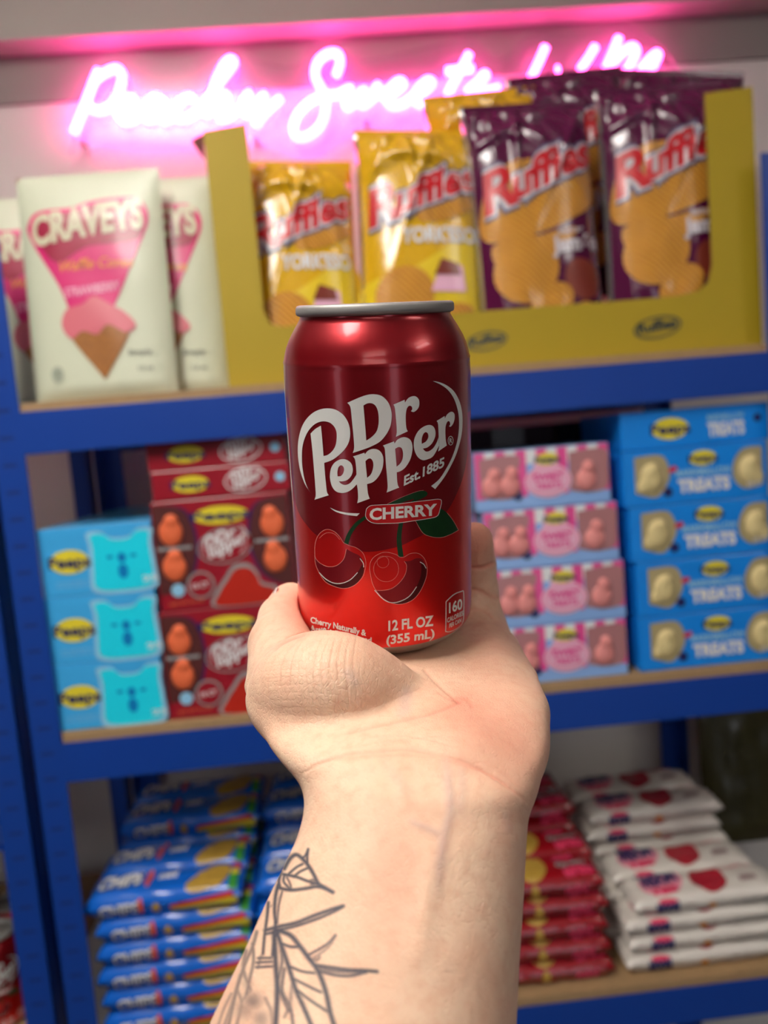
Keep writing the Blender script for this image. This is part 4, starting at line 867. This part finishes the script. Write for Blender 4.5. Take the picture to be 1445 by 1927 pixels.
def make_bag(w, h, foil, kind, seed):
    t = empty('crisp_bag'); g = Geo(); nx, ny = 56, 84; rnd = random.Random(seed)
    folds = [(rnd.uniform(-.5, .5)*w, rnd.choice((.97, .93, .06, .85))*h, rnd.uniform(0, math.pi), rnd.uniform(.25, .6)*h) for _ in range(16)]
    def z_(x, y, side=1):
        a, b = min(1, abs(2*x/w)), min(1, max(0, y/h)); e = max(0, 1-a**2.6)**.6*max(0, min(1, (1-b)/.16)*min(1, b/.12))**.6
        if b > .955 or b < .03: return side*.0006+.0006*math.sin(y*2200)
        d = .032*e
        for fx, fy, an, ln_ in folds:
            dx, dy = x-fx, y-fy; c, s = math.cos(an), math.sin(an); al = dx*c+dy*s; ac = -dx*s+dy*c
            if abs(ac) < .02 and abs(al) < ln_: d += .0065*(e*.8+.2)*math.exp(-(ac/.0045)**2)*(1-abs(al)/ln_)
        d += .0085*noise.noise(Vector((x*22+seed, y*16, seed*1.3)))*(e*.8+.15)*max(.2, abs(b-.5)*2.2)
        return side*d
    wob = lambda y: 1-.03*math.sin(math.pi*y/h)
    for side in (1, -1):
        V = [((-w/2+w*i/nx)*wob(h*j/ny), -z_(-w/2+w*i/nx, h*j/ny, side), h*j/ny) for j in range(ny+1) for i in range(nx+1)]
        g.add(V, [(j*(nx+1)+i, j*(nx+1)+i+1, (j+1)*(nx+1)+i+1, (j+1)*(nx+1)+i) for j in range(ny) for i in range(nx)], foil)
    F_ = lambda off: (lambda x, y: (x*wob(y), -z_(x, y)-off, y))
    st = .004; o = .0007
    if kind == 'yellow':
        put(g, fill([smooth_loop([(-w*.48, h*.30), (-w*.1, h*.36), (w*.48, h*.52), (w*.48, h*.20), (0, h*.14), (-w*.48, h*.12)], 4)], st), F_(o), yl2)
        put(g, fill([ell(-w*.16, h*.25, w*.24, h*.12, 28, .4)], st), F_(o*2), chip); put(g, fill([ell(w*.2, h*.62, w*.26, h*.05, 24, .3)], st), F_(o*2), chip)
        put(g, text_on("YORK'ESO", (-w*.18, h*.47), (w*.44, h*.475), h*.065, .04, (0, 1), st), F_(o*3), wht)
        put(g, fill([smooth_loop([(w*.05, h*.26, 1), (w*.34, h*.26, 1), (w*.32, h*.37, 1), (w*.14, h*.39, 1)], 2)], st), F_(o*3), plp); put(g, fill([smooth_loop([(w*.08, h*.33, 1), (w*.30, h*.33, 1), (w*.28, h*.38, 1), (w*.14, h*.40, 1)], 2)], st), F_(o*4), brn)
        put(g, fill([ell(w*.25, h*.16, w*.16, h*.05, 24, .2)], st), F_(o*2), chip)
    else:
        put(g, fill([smooth_loop([(-w*.46, h*.54), (-w*.40, h*.44), (0, h*.46), (w*.44, h*.56), (w*.46, h*.70), (w*.2, h*.74), (-w*.3, h*.72)], 4)], st), F_(o), chip)
        put(g, fill([ell(-w*.15, h*.32, w*.27, h*.125, 30, .8)], st), F_(o), chip); put(g, fill([smooth_loop([(-w*.40, h*.42), (-.1*w, h*.44), (w*.30, h*.47), (w*.08, h*.36), (-.1*w, h*.22), (-.3*w, h*.26)], 4)], st), F_(o*1.5), chip)
        put(g, fill([ell(w*.02, h*.18, w*.20, h*.07, 28, .6)], st), F_(o*2.2), chip); put(g, fill([ell(w*.30, h*.12, w*.12, h*.06, 24, 1.2)], st), F_(o*1.6), chip)
        put(g, fill([ell(w*.30, h*.27, w*.15, h*.085, 24, .6)], st), F_(o), brn)
        put(g, text_on('sabor', (w*.12, h*.445), (w*.34, h*.455), h*.025, .02, (0, 1), st), F_(o*3), silw)
        put(g, text_on('Jamón', (w*.06, h*.375), (w*.47, h*.39), h*.062, .05, (0, 1), st), F_(o*3), silw)
    for of, mm, k in ((.15, slate, 3), (.095, silw, 4), (.035, rred, 5)):
        put(g, text_on('R', (-w*.43, h*.545), (-w*.16, h*.585), h*.165, of*.8, (0.05, 1), st), F_(o*k), mm)
        put(g, text_on('uffles', (-w*.215, h*.588), (w*.46, h*.72), h*.125, of, (0.05, 1), st), F_(o*k), mm)
    put(g, fill([[(-w*.5, 0), (-w*.475, 0), (-w*.475, h), (-w*.5, h)]], .01), F_(.0003), foil_s)
    g.build('bag', t, smooth=True)
    return t
bzz = z0+.004
def setbag(o, px, py, Y, rx, ry, rz, lift=0.):
    o.location = (at(px, py, Y).x, Y, bzz+lift); o.rotation_euler = (math.radians(rx), math.radians(ry), math.radians(rz))
by1 = make_bag(.160, .290, foil_y, 'yellow', 3); bp1 = make_bag(.164, .318, foil_p, 'purple', 8)
setbag(bp1, 1024, 600, .995, -3, -1, 3, .010); tag(bp1, 'purple ridged crisp bag in the middle of the tray, crumpled wrapper', 'crisp bag', 'purple crisp bags')
b = dup(bp1, 'purple ridged crisp bag at the right end of the tray'); setbag(b, 1262, 560, 1.0, -2, 0, -3, .022)
b = dup(bp1, 'purple crisp bag sticking up behind the middle purple bag'); setbag(b, 1112, 600, 1.115, -2, -3, 0, .096)
b = dup(bp1, 'purple crisp bag with pointed corner behind the tray right upright'); setbag(b, 1268, 600, 1.165, 0, 5, 0, .106); b.scale = (1.18, 1, 1)
setbag(by1, 792, 600, 1.005, -4, 3, 2, .02); by1['label'] = 'yellow crisp bag directly left of the purple bags'; by1['category'] = 'crisp bag'; by1['group'] = 'yellow crisp bags'
b = dup(by1, 'small yellow crisp bag beside the left upright of the tray'); setbag(b, 570, 620, .998, -6, 2, 5, .002)
b.scale = (.92, .9, .97)
b = dup(by1, 'yellow crisp bag peeking up behind the other yellow bag'); setbag(b, 945, 600, 1.10, -2, -2, 0, .098)
for k, (pxx, src, nmm) in enumerate(((830, by1, 'yellow'), (1060, bp1, 'purple'), (1290, bp1, 'purple'))):
    b = dup(src, '%s crisp bag lying flat at the bottom back of the tray, %s' % (nmm, ['left', 'middle', 'right'][k])); b['group'] = 'crisp bags lying in the tray'; b.location = (at(pxx, 600, 1.1).x, 1.235-.28+.05+.03, bzz+.044); b.rotation_euler = (math.radians(-90), 0, 0); b.scale = (.8, 1, .7)

# --- biscuit packs on the low shelf
def make_pack(name, w, d, h, foil, art, seed):
    """flow-wrapped pack lying flat: origin bottom front centre"""
    t = empty(name); g = Geo(); nx, ny, nz = 40, 10, 8
    def P(u, v, sgn):   # u -1..1 along x, v -1..1 along y
        e = (max(0, 1-abs(u)**8)**.35)*(max(0, 1-abs(v)**4)**.5); k = noise.noise(Vector((u*5+seed, v*3, sgn+seed)))*.0025
        return (u*w/2*(1+.0*v), d/2+v*d/2*(1-.06*(1-e)), h/2+sgn*h/2*max(e, .04)+(k if abs(u) < .95 else .0022*math.sin(v*40)*.5))
    for sg in (1, -1):
        V = [P(-1+2*i/nx, -1+2*j/16, sg) for j in range(17) for i in range(nx+1)]
        g.add(V, [(j*(nx+1)+i, j*(nx+1)+i+1, (j+1)*(nx+1)+i+1, (j+1)*(nx+1)+i) for j in range(16) for i in range(nx)], foil)
    top = lambda off: (lambda x, y: (lambda q: (q[0], q[1], q[2]+off))(P(x, y, 1)))
    def fr(off):   # front band, x in -1..1, y 0..1 of the height
        def f(x, y):
            v = -1+.012; th = (y-.5)*2; vv = -(1-abs(th)**2)**.5 if False else None
            ang = th*1.15; yy = d/2-d/2*.985*(math.cos(ang)**.35)-off; return (x*w/2, yy+.0008, h/2+h*.5*math.sin(ang)*.9)
        return f
    art(g, top, fr); g.build('wrapper', t, smooth=True); return t
bl = mat('wrap_blue', (14, 104, 214), .25, coat=.6, bump=.3, bscale=40); cook = paint('print_cookie', (214, 170, 70), .4, var=.5, vscale=150); grn2 = paint('print_green', (60, 150, 60)); rd2 = paint('print_red', (214, 40, 40))
S2 = .10
def art_blue(g, top, fr):
    put(g, text_on('CHIPS', (-.85, -.45), (-.30, -.25), .9, .09, (0, 1), .12), top(.0008), navy); put(g, text_on('CHIPS', (-.86, -.42), (-.31, -.22), .9, .04, (0, 1), .12), top(.0016), wht)
    put(g, fill([ell(-.22, .1, .04, .6)], .12), top(.001), paint('print_tomato', (214, 80, 50)))
    put(g, text_on('mini', (-.10, 0), (.14, .05), .5, .05, (0, 1), .12), top(.001), wht)
    put(g, fill([smooth_loop([(.30, -.85), (.45, .2), (.62, .8), (.80, .6), (.82, -.2), (.70, -.8)], 4)], .1), top(.001), cook); put(g, fill([[(.84, -.9), (.95, -.9), (.95, 0), (.84, -.2)]], .12), top(.001), grn2); put(g, fill([[(.84, -.2), (.95, 0), (.95, .5), (.84, .3)]], .12), top(.001), yel); put(g, fill([[(.82, .3), (.96, .5), (.95, .95)]], .12), top(.001), rd2)
    put(g, text_on('CHIPS', (-.80, .12), (-.28, .2), .5, .06, (0, 1), .15), fr(.0012), wht); put(g, text_on('CHIPS', (-.80, .12), (-.28, .2), .45, .0, (0, 1), .15), fr(.0020), navy)
    put(g, fill([ell(-.27, .48, .035, .36)], .1), fr(.0016), paint('print_tomato', (214, 80, 50))); put(g, fill([ell(-.08, .35, .05, .25)], .1), fr(.0012), cook)
    put(g, fill([[(.10, .25), (.9, .45), (.9, .75), (.10, .45)]], .1), fr(.0012), rd2); put(g, fill([[(.10, .12), (.95, .12), (.95, .55), (.10, .32)]], .1), fr(.0016), yel); put(g, fill([[(.12, .05), (.6, .05), (.6, .22), (.12, .18)]], .1), fr(.002), grn2); put(g, text_on('cookies', (.35, .12), (.75, .14), .28, .02, (0, 1), .12), fr(.0026), grey)
rdw = mat('wrap_red', (150, 10, 24), .25, coat=.6, bump=.3, bscale=40); hpk = paint('print_pinkred', (226, 60, 100))
def art_red(g, top, fr):
    for c in (-.12,): put(g, fill([ell(c, -.05, .26, .85)], .1), top(.001), cook)
    put(g, text_on('mini', (.30, .25), (.62, .3), .5, .08, (0, 1), .12), top(.001), hpk); put(g, text_on('oreo', (.38, -.75), (.88, -.7), .6, .08, (0, 1), .12), top(.001), hpk); put(g, text_on('oreo', (.30, -.2), (.80, -.15), .35, .04, (0, 1), .12), top(.001), grey)
    put(g, fill([ell(-.12, .4, .07, .34)], .1), fr(.0012), cook); put(g, text_on('mini', (.36, .2), (.72, .22), .45, .04, (0, 1), .12), fr(.0012), hpk)
wtw = mat('wrap_white', (226, 218, 208), .35, coat=.4, bump=.35, bscale=35); stw = paint('print_berry', (190, 30, 52), .4, var=.4, vscale=200)
def art_white(g, top, fr):
    put(g, fill([smooth_loop([(-.80, .35), (-.55, .75), (-.30, .85), (-.22, .4), (-.30, -.3), (-.5, -.7), (-.78, -.5)], 4)], .1), top(.0008), paint('print_blush', (240, 150, 170))); put(g, text_on('MOON', (-.78, -.15), (-.28, .15), .75, .09, (0, 1), .12), top(.0016), navy); put(g, text_on('PIES', (-.70, -.70), (-.36, -.60), .4, .07, (0, 1), .12), top(.0016), hpk)
    put(g, fill([smooth_loop([(-.10, -.5), (-.12, .3), (.02, .8), (.2, .85), (.33, .3), (.30, -.4), (.1, -.85)], 4)], .1), top(.001), stw)
    put(g, text_on('Strawberry', (.26, .62), (.80, .70), .30, .08, (0, 1), .12), top(.0018), hpk); put(g, text_on('mini', (.50, -.4), (.72, -.35), .4, .04, (0, 1), .12), top(.001), paint('print_mauve', (130, 80, 90)))
    put(g, text_on('MOON', (-.72, .15), (-.42, .2), .55, .09, (0, 1), .12), fr(.0012), navy); put(g, fill([ell(-.56, .80, .13, .12)], .1), fr(.0016), hpk); put(g, fill([ell(.02, .35, .05, .14)], .1), fr(.0012), orp)
    put(g, text_on('marshmallow sandwich', (.30, .35), (.95, .38), .18, .01, (0, 1), .12), fr(.0012), grey)
LW = LOWZ+.0006
def pile(proto, x, cols, group, noun, place_words, kinds):
    """kinds: list of (y0, number of rows deep, layers)"""
    first = True
    for y0, rows, layers, tagw in kinds:
        for r in range(rows):
            for l in range(layers):
                o = proto if first else copy_tree(proto); first = False
                rn = random.Random(hash((x, y0, r, l)) % 9999)
                o.location = (x+rn.uniform(-.004, .004)+cols(l, y0+r*.066), y0+r*.0665+rn.uniform(-.001, .001), LW+l*proto['pitch']); o.rotation_euler = (0, 0, math.radians(rn.uniform(-.8, .8)))
                lay = 'lowest' if l == 0 else 'topmost' if l == layers-1 else {1: 'second from the bottom', 2: 'third from the bottom', 3: 'fourth from the bottom', 4: 'fifth from the bottom', 5: 'sixth from the bottom'}[l]
                rw = ['front', 'second', 'third', 'fourth'][r] if tagw == '' else ['raised back', 'rearmost'][r]
                tag(o, '%s, %s, %s row, %s' % (noun, place_words, rw, lay), 'biscuit pack', group)
pb = make_pack('biscuit_pack', .200, .064, .0328, bl, art_blue, 1); pb['pitch'] = .0318
pile(pb, at(330, 1800, .945).x, lambda l, y: -.006 if l == 5 else 0, 'blue biscuit packs', 'blue cookie pack', 'far left pile', [(.944, 2, 6, ''), (1.082, 2, 7, 'b')])
pb2 = copy_tree(pb); 
pile(pb2, at(640, 1800, .945).x, lambda l, y: 0, 'blue biscuit packs behind the forearm', 'blue cookie pack', 'pile behind the forearm', [(.944, 2, 6, ''), (1.082, 2, 7, 'b')])
pr = make_pack('biscuit_pack', .165, .064, .031, rdw, art_red, 5); pr['pitch'] = .030
pile(pr, at(1035, 1800, .945).x, lambda l, y: 0, 'red biscuit packs', 'dark red cookie pack', 'pile right of the forearm', [(.944, 2, 5, ''), (1.082, 2, 6, 'b')])
pw_ = make_pack('biscuit_pack', .205, .064, .0272, wtw, art_white, 9); pw_['pitch'] = .0262
pile(pw_, at(1322, 1800, .945).x, lambda l, y: (0, .008, 0, .012, .002, 0, 0)[l], 'white strawberry biscuit packs', 'white strawberry biscuit pack', 'right pile', [(.944, 2, 4, ''), (1.082, 2, 6, 'b')])

# dark olive pouch in the corner of the low shelf
ol = mat('pouch_olive', (74, 70, 30), .35, coat=.4, bump=.5, bscale=20, var=.6, vscale=18)
t = empty('snack_pouch', (at(1440, 1500, 1.22).x, 1.235, LW), (math.radians(-3), 0, 0)); tag(t, 'dark olive pouch standing in the shadow at the back right of the low shelf', 'snack pouch')
g = Geo(); w, h = .20, .33; nx, ny = 24, 30
for sd in (1, -1):
    V = [(-w/2+w*i/nx, -sd*.022*max(0, 1-abs(2*i/nx-1)**3)**.7*min(1, (1-j/ny)/.25)**.7*min(1, .3+j/ny*8)+.003*noise.noise(Vector((i*.4, j*.3, sd))), h*j/ny) for j in range(ny+1) for i in range(nx+1)]
    g.add(V, [(j*(nx+1)+i, j*(nx+1)+i+1, (j+1)*(nx+1)+i+1, (j+1)*(nx+1)+i) for j in range(ny) for i in range(nx)], ol)
g.build('pouch', t, smooth=True)

# cans on the neighbouring unit
c_ = copy_tree(can); c_.matrix_world = Matrix.Translation((at(2, 1850, .99).x, .99, at(10, 1770, .99).z-.122)) @ Matrix.Rotation(math.radians(20), 4, 'Z')
z_c = at(10, 1748, .985).z-.122
c_.matrix_world = Matrix.Translation((at(0, 1850, .985).x, .985, z_c)) @ Matrix.Rotation(math.radians(15), 4, 'Z')
tag(c_, 'red soda can standing at the lower left edge beside the blue post', 'can', 'soda cans on the neighbouring unit')
c2_ = copy_tree(can); c2_.matrix_world = Matrix.Translation((at(0, 1850, .985).x-.002, 1.055, z_c)) @ Matrix.Rotation(math.radians(-10), 4, 'Z')
tag(c2_, 'soda can standing behind the lower left can, only its silver top showing', 'can', 'soda cans on the neighbouring unit')
print('can shelf z', at(10, 1750, .985).z-.122)

# ------------------------------------------------------------------ neon sign
neon = empty('neon_sign', (0, 0, 0)); tag(neon, 'glowing pink script neon sign mounted on the wall above the top shelf', 'neon sign')
nm = bpy.data.materials.new('neon_pink'); nm.use_nodes = True; p = nm.node_tree.nodes['Principled BSDF']
p.inputs['Base Color'].default_value = (1, .6, .9, 1); p.inputs['Emission Color'].default_value = (1, .062, .36, 1); p.inputs['Emission Strength'].default_value = NEON_STRENGTH
NY = WY-.030
n1 = lambda x, y: (110+x/3.211, 50+y/3.211); n2 = lambda x, y: (520+x/3.211, 50+y/3.211); n3 = lambda x, y: (940+x/4.014, 30+y/4.014)
words = [
 ('letter_P', n1, [(92,645),(150,500),(215,330),(245,262)]), ('letter_P', n1, [(215,330),(270,285),(350,255),(385,300),(365,400),(310,480),(240,510),(195,490)]),
 ('letter_e', n1, [(370,510),(430,480),(455,440),(420,430),(375,470),(360,530),(400,575),(460,560),(510,510)]),
 ('letter_a', n1, [(635,455),(590,425),(545,450),(515,510),(535,560),(585,550),(630,490),(640,455),(620,530),(645,570),(700,540)]),
 ('letter_c', n1, [(820,440),(780,425),(735,455),(705,510),(725,555),(780,555),(850,510)]),
 ('letter_h', n1, [(850,510),(940,380),(1010,290),(1060,220),(1035,200),(995,240),(940,360),(890,545)]), ('letter_h', n1, [(900,530),(960,430),(1010,410),(1015,460),(975,520),(990,560),(1040,540),(1090,490)]),
 ('letter_y', n1, [(1110,470),(1150,400),(1130,470),(1130,530),(1180,510),(1240,410),(1215,500),(1190,600)]), ('letter_y', n1, [(1190,600),(1230,540),(1290,480),(1345,430)]),
 ('letter_S', n2, [(360,295),(385,220),(370,165),(310,165),(250,215),(235,300),(280,390),(300,480),(270,590),(200,655),(130,670),(100,620),(130,530),(210,450),(300,420),(380,410)]),
 ('letter_w', n2, [(380,410),(445,370),(420,430),(430,490),(480,450),(530,380),(510,440),(525,475),(580,430),(610,355),(620,420)]),
 ('letter_e', n2, [(620,420),(700,400),(765,350),(740,330),(690,370),(665,430),(700,480),(770,465),(810,430)]), ('letter_e', n2, [(810,430),(880,400),(940,345),(915,325),(865,365),(835,430),(870,470),(930,480)]),
 ('letter_t', n2, [(1165,165),(1120,250),(1060,360),(1040,400),(1060,430)]), ('letter_t', n2, [(1025,270),(1110,262),(1190,255)]),
 ('letter_s', n2, [(1150,395),(1210,340),(1250,290),(1265,300),(1210,350),(1200,400),(1350,370)]),
 ('letter_i', n3, [(345,235),(300,340),(232,480)]), ('letter_i', n3, [(435,408),(445,404)]),
 ('letter_i', n3, [(722,232),(670,320),(612,400)]), ('letter_m', n3, [(900,165),(850,290),(795,425),(860,350),(950,255),(1010,235),(1030,280),(985,370),(960,420),(1040,430),(1100,360),(1170,290),(1195,300),(1160,380),(1135,425)])]
by_letter = {}
for nm_, tf, pts in words:
    P = smooth_loop([tf(*p) for p in pts], 5, False); P = [at(x, y, NY) for x, y in P]
    cu_ = bpy.data.curves.new('neon', 'CURVE'); cu_.dimensions = '3D'; sp_ = cu_.splines.new('POLY'); sp_.points.add(len(P)-1)
    for q, pnt in zip(P, sp_.points): pnt.co = (*q, 1)
    cu_.bevel_depth = .0068; cu_.bevel_resolution = 3; cu_.use_fill_caps = True
    o = bpy.data.objects.new('neon_tmp', cu_); COL.objects.link(o); dg = bpy.context.evaluated_depsgraph_get()
    me = bpy.data.meshes.new_from_object(o.evaluated_get(dg)); bpy.data.objects.remove(o)
    me.materials.clear(); me.materials.append(nm); me.polygons.foreach_set('use_smooth', [True]*len(me.polygons))
    ob = bpy.data.objects.new('neon_tube', me); COL.objects.link(ob); ob.parent = neon
acr = bpy.data.materials.new('clear_acrylic'); acr.use_nodes = True; nt = acr.node_tree; nt.nodes.remove(nt.nodes['Principled BSDF'])
tp = nt.nodes.new('ShaderNodeBsdfTransparent'); gl = nt.nodes.new('ShaderNodeBsdfGlossy'); gl.inputs['Roughness'].default_value = .08; fr_ = nt.nodes.new('ShaderNodeFresnel'); mxs = nt.nodes.new('ShaderNodeMixShader'); tp.inputs[0].default_value = (.97, .95, .97, 1)
nt.links.new(fr_.outputs[0], mxs.inputs[0]); nt.links.new(tp.outputs[0], mxs.inputs[1]); nt.links.new(gl.outputs[0], mxs.inputs[2]); nt.links.new(mxs.outputs[0], nt.nodes['Material Output'].inputs[0])
bk_ = [(128,285),(165,180),(175,110),(240,92),(330,100),(400,85),(445,85),(480,110),(560,120),(590,75),(650,72),(680,110),(860,72),(900,80),(940,110),(1000,62),(1060,60),(1120,55),(1170,40),(1230,70),(1275,120),(1285,200),(1200,230),(1000,240),(800,260),(700,240),(640,270),(580,300),(520,300),(490,262),(420,275),(300,262),(200,268),(160,285)]
ol_ = [at(x, y, NY) for x, y in smooth_loop(bk_, 3)]; sh = fill([[(p.x, p.z) for p in ol_]]); N = len(ol_); g = Geo()
for yy in (NY+.008, NY+.012): g.add([(x, yy, z) for x, z in sh[0]], sh[1], acr)
g.add([(p.x, NY+.008, p.z) for p in ol_]+[(p.x, NY+.012, p.z) for p in ol_], [(k, (k+1) % N, N+(k+1) % N, N+k) for k in range(N)], acr)
g.build('acrylic_backing', neon)
for px_, py_ in ((150, 262), (690, 222), (480, 255), (1262, 150)):
    g = Geo(); q = at(px_, py_, NY); g.lathe([(NY+.004, .0001), (NY+.004, .0045), (NY+.012, .0045), (WY, .0045)], alu, 16, lambda x, y, z, q=q: (q.x+x, z, q.z+y)); g.build('standoff', neon, smooth=True)
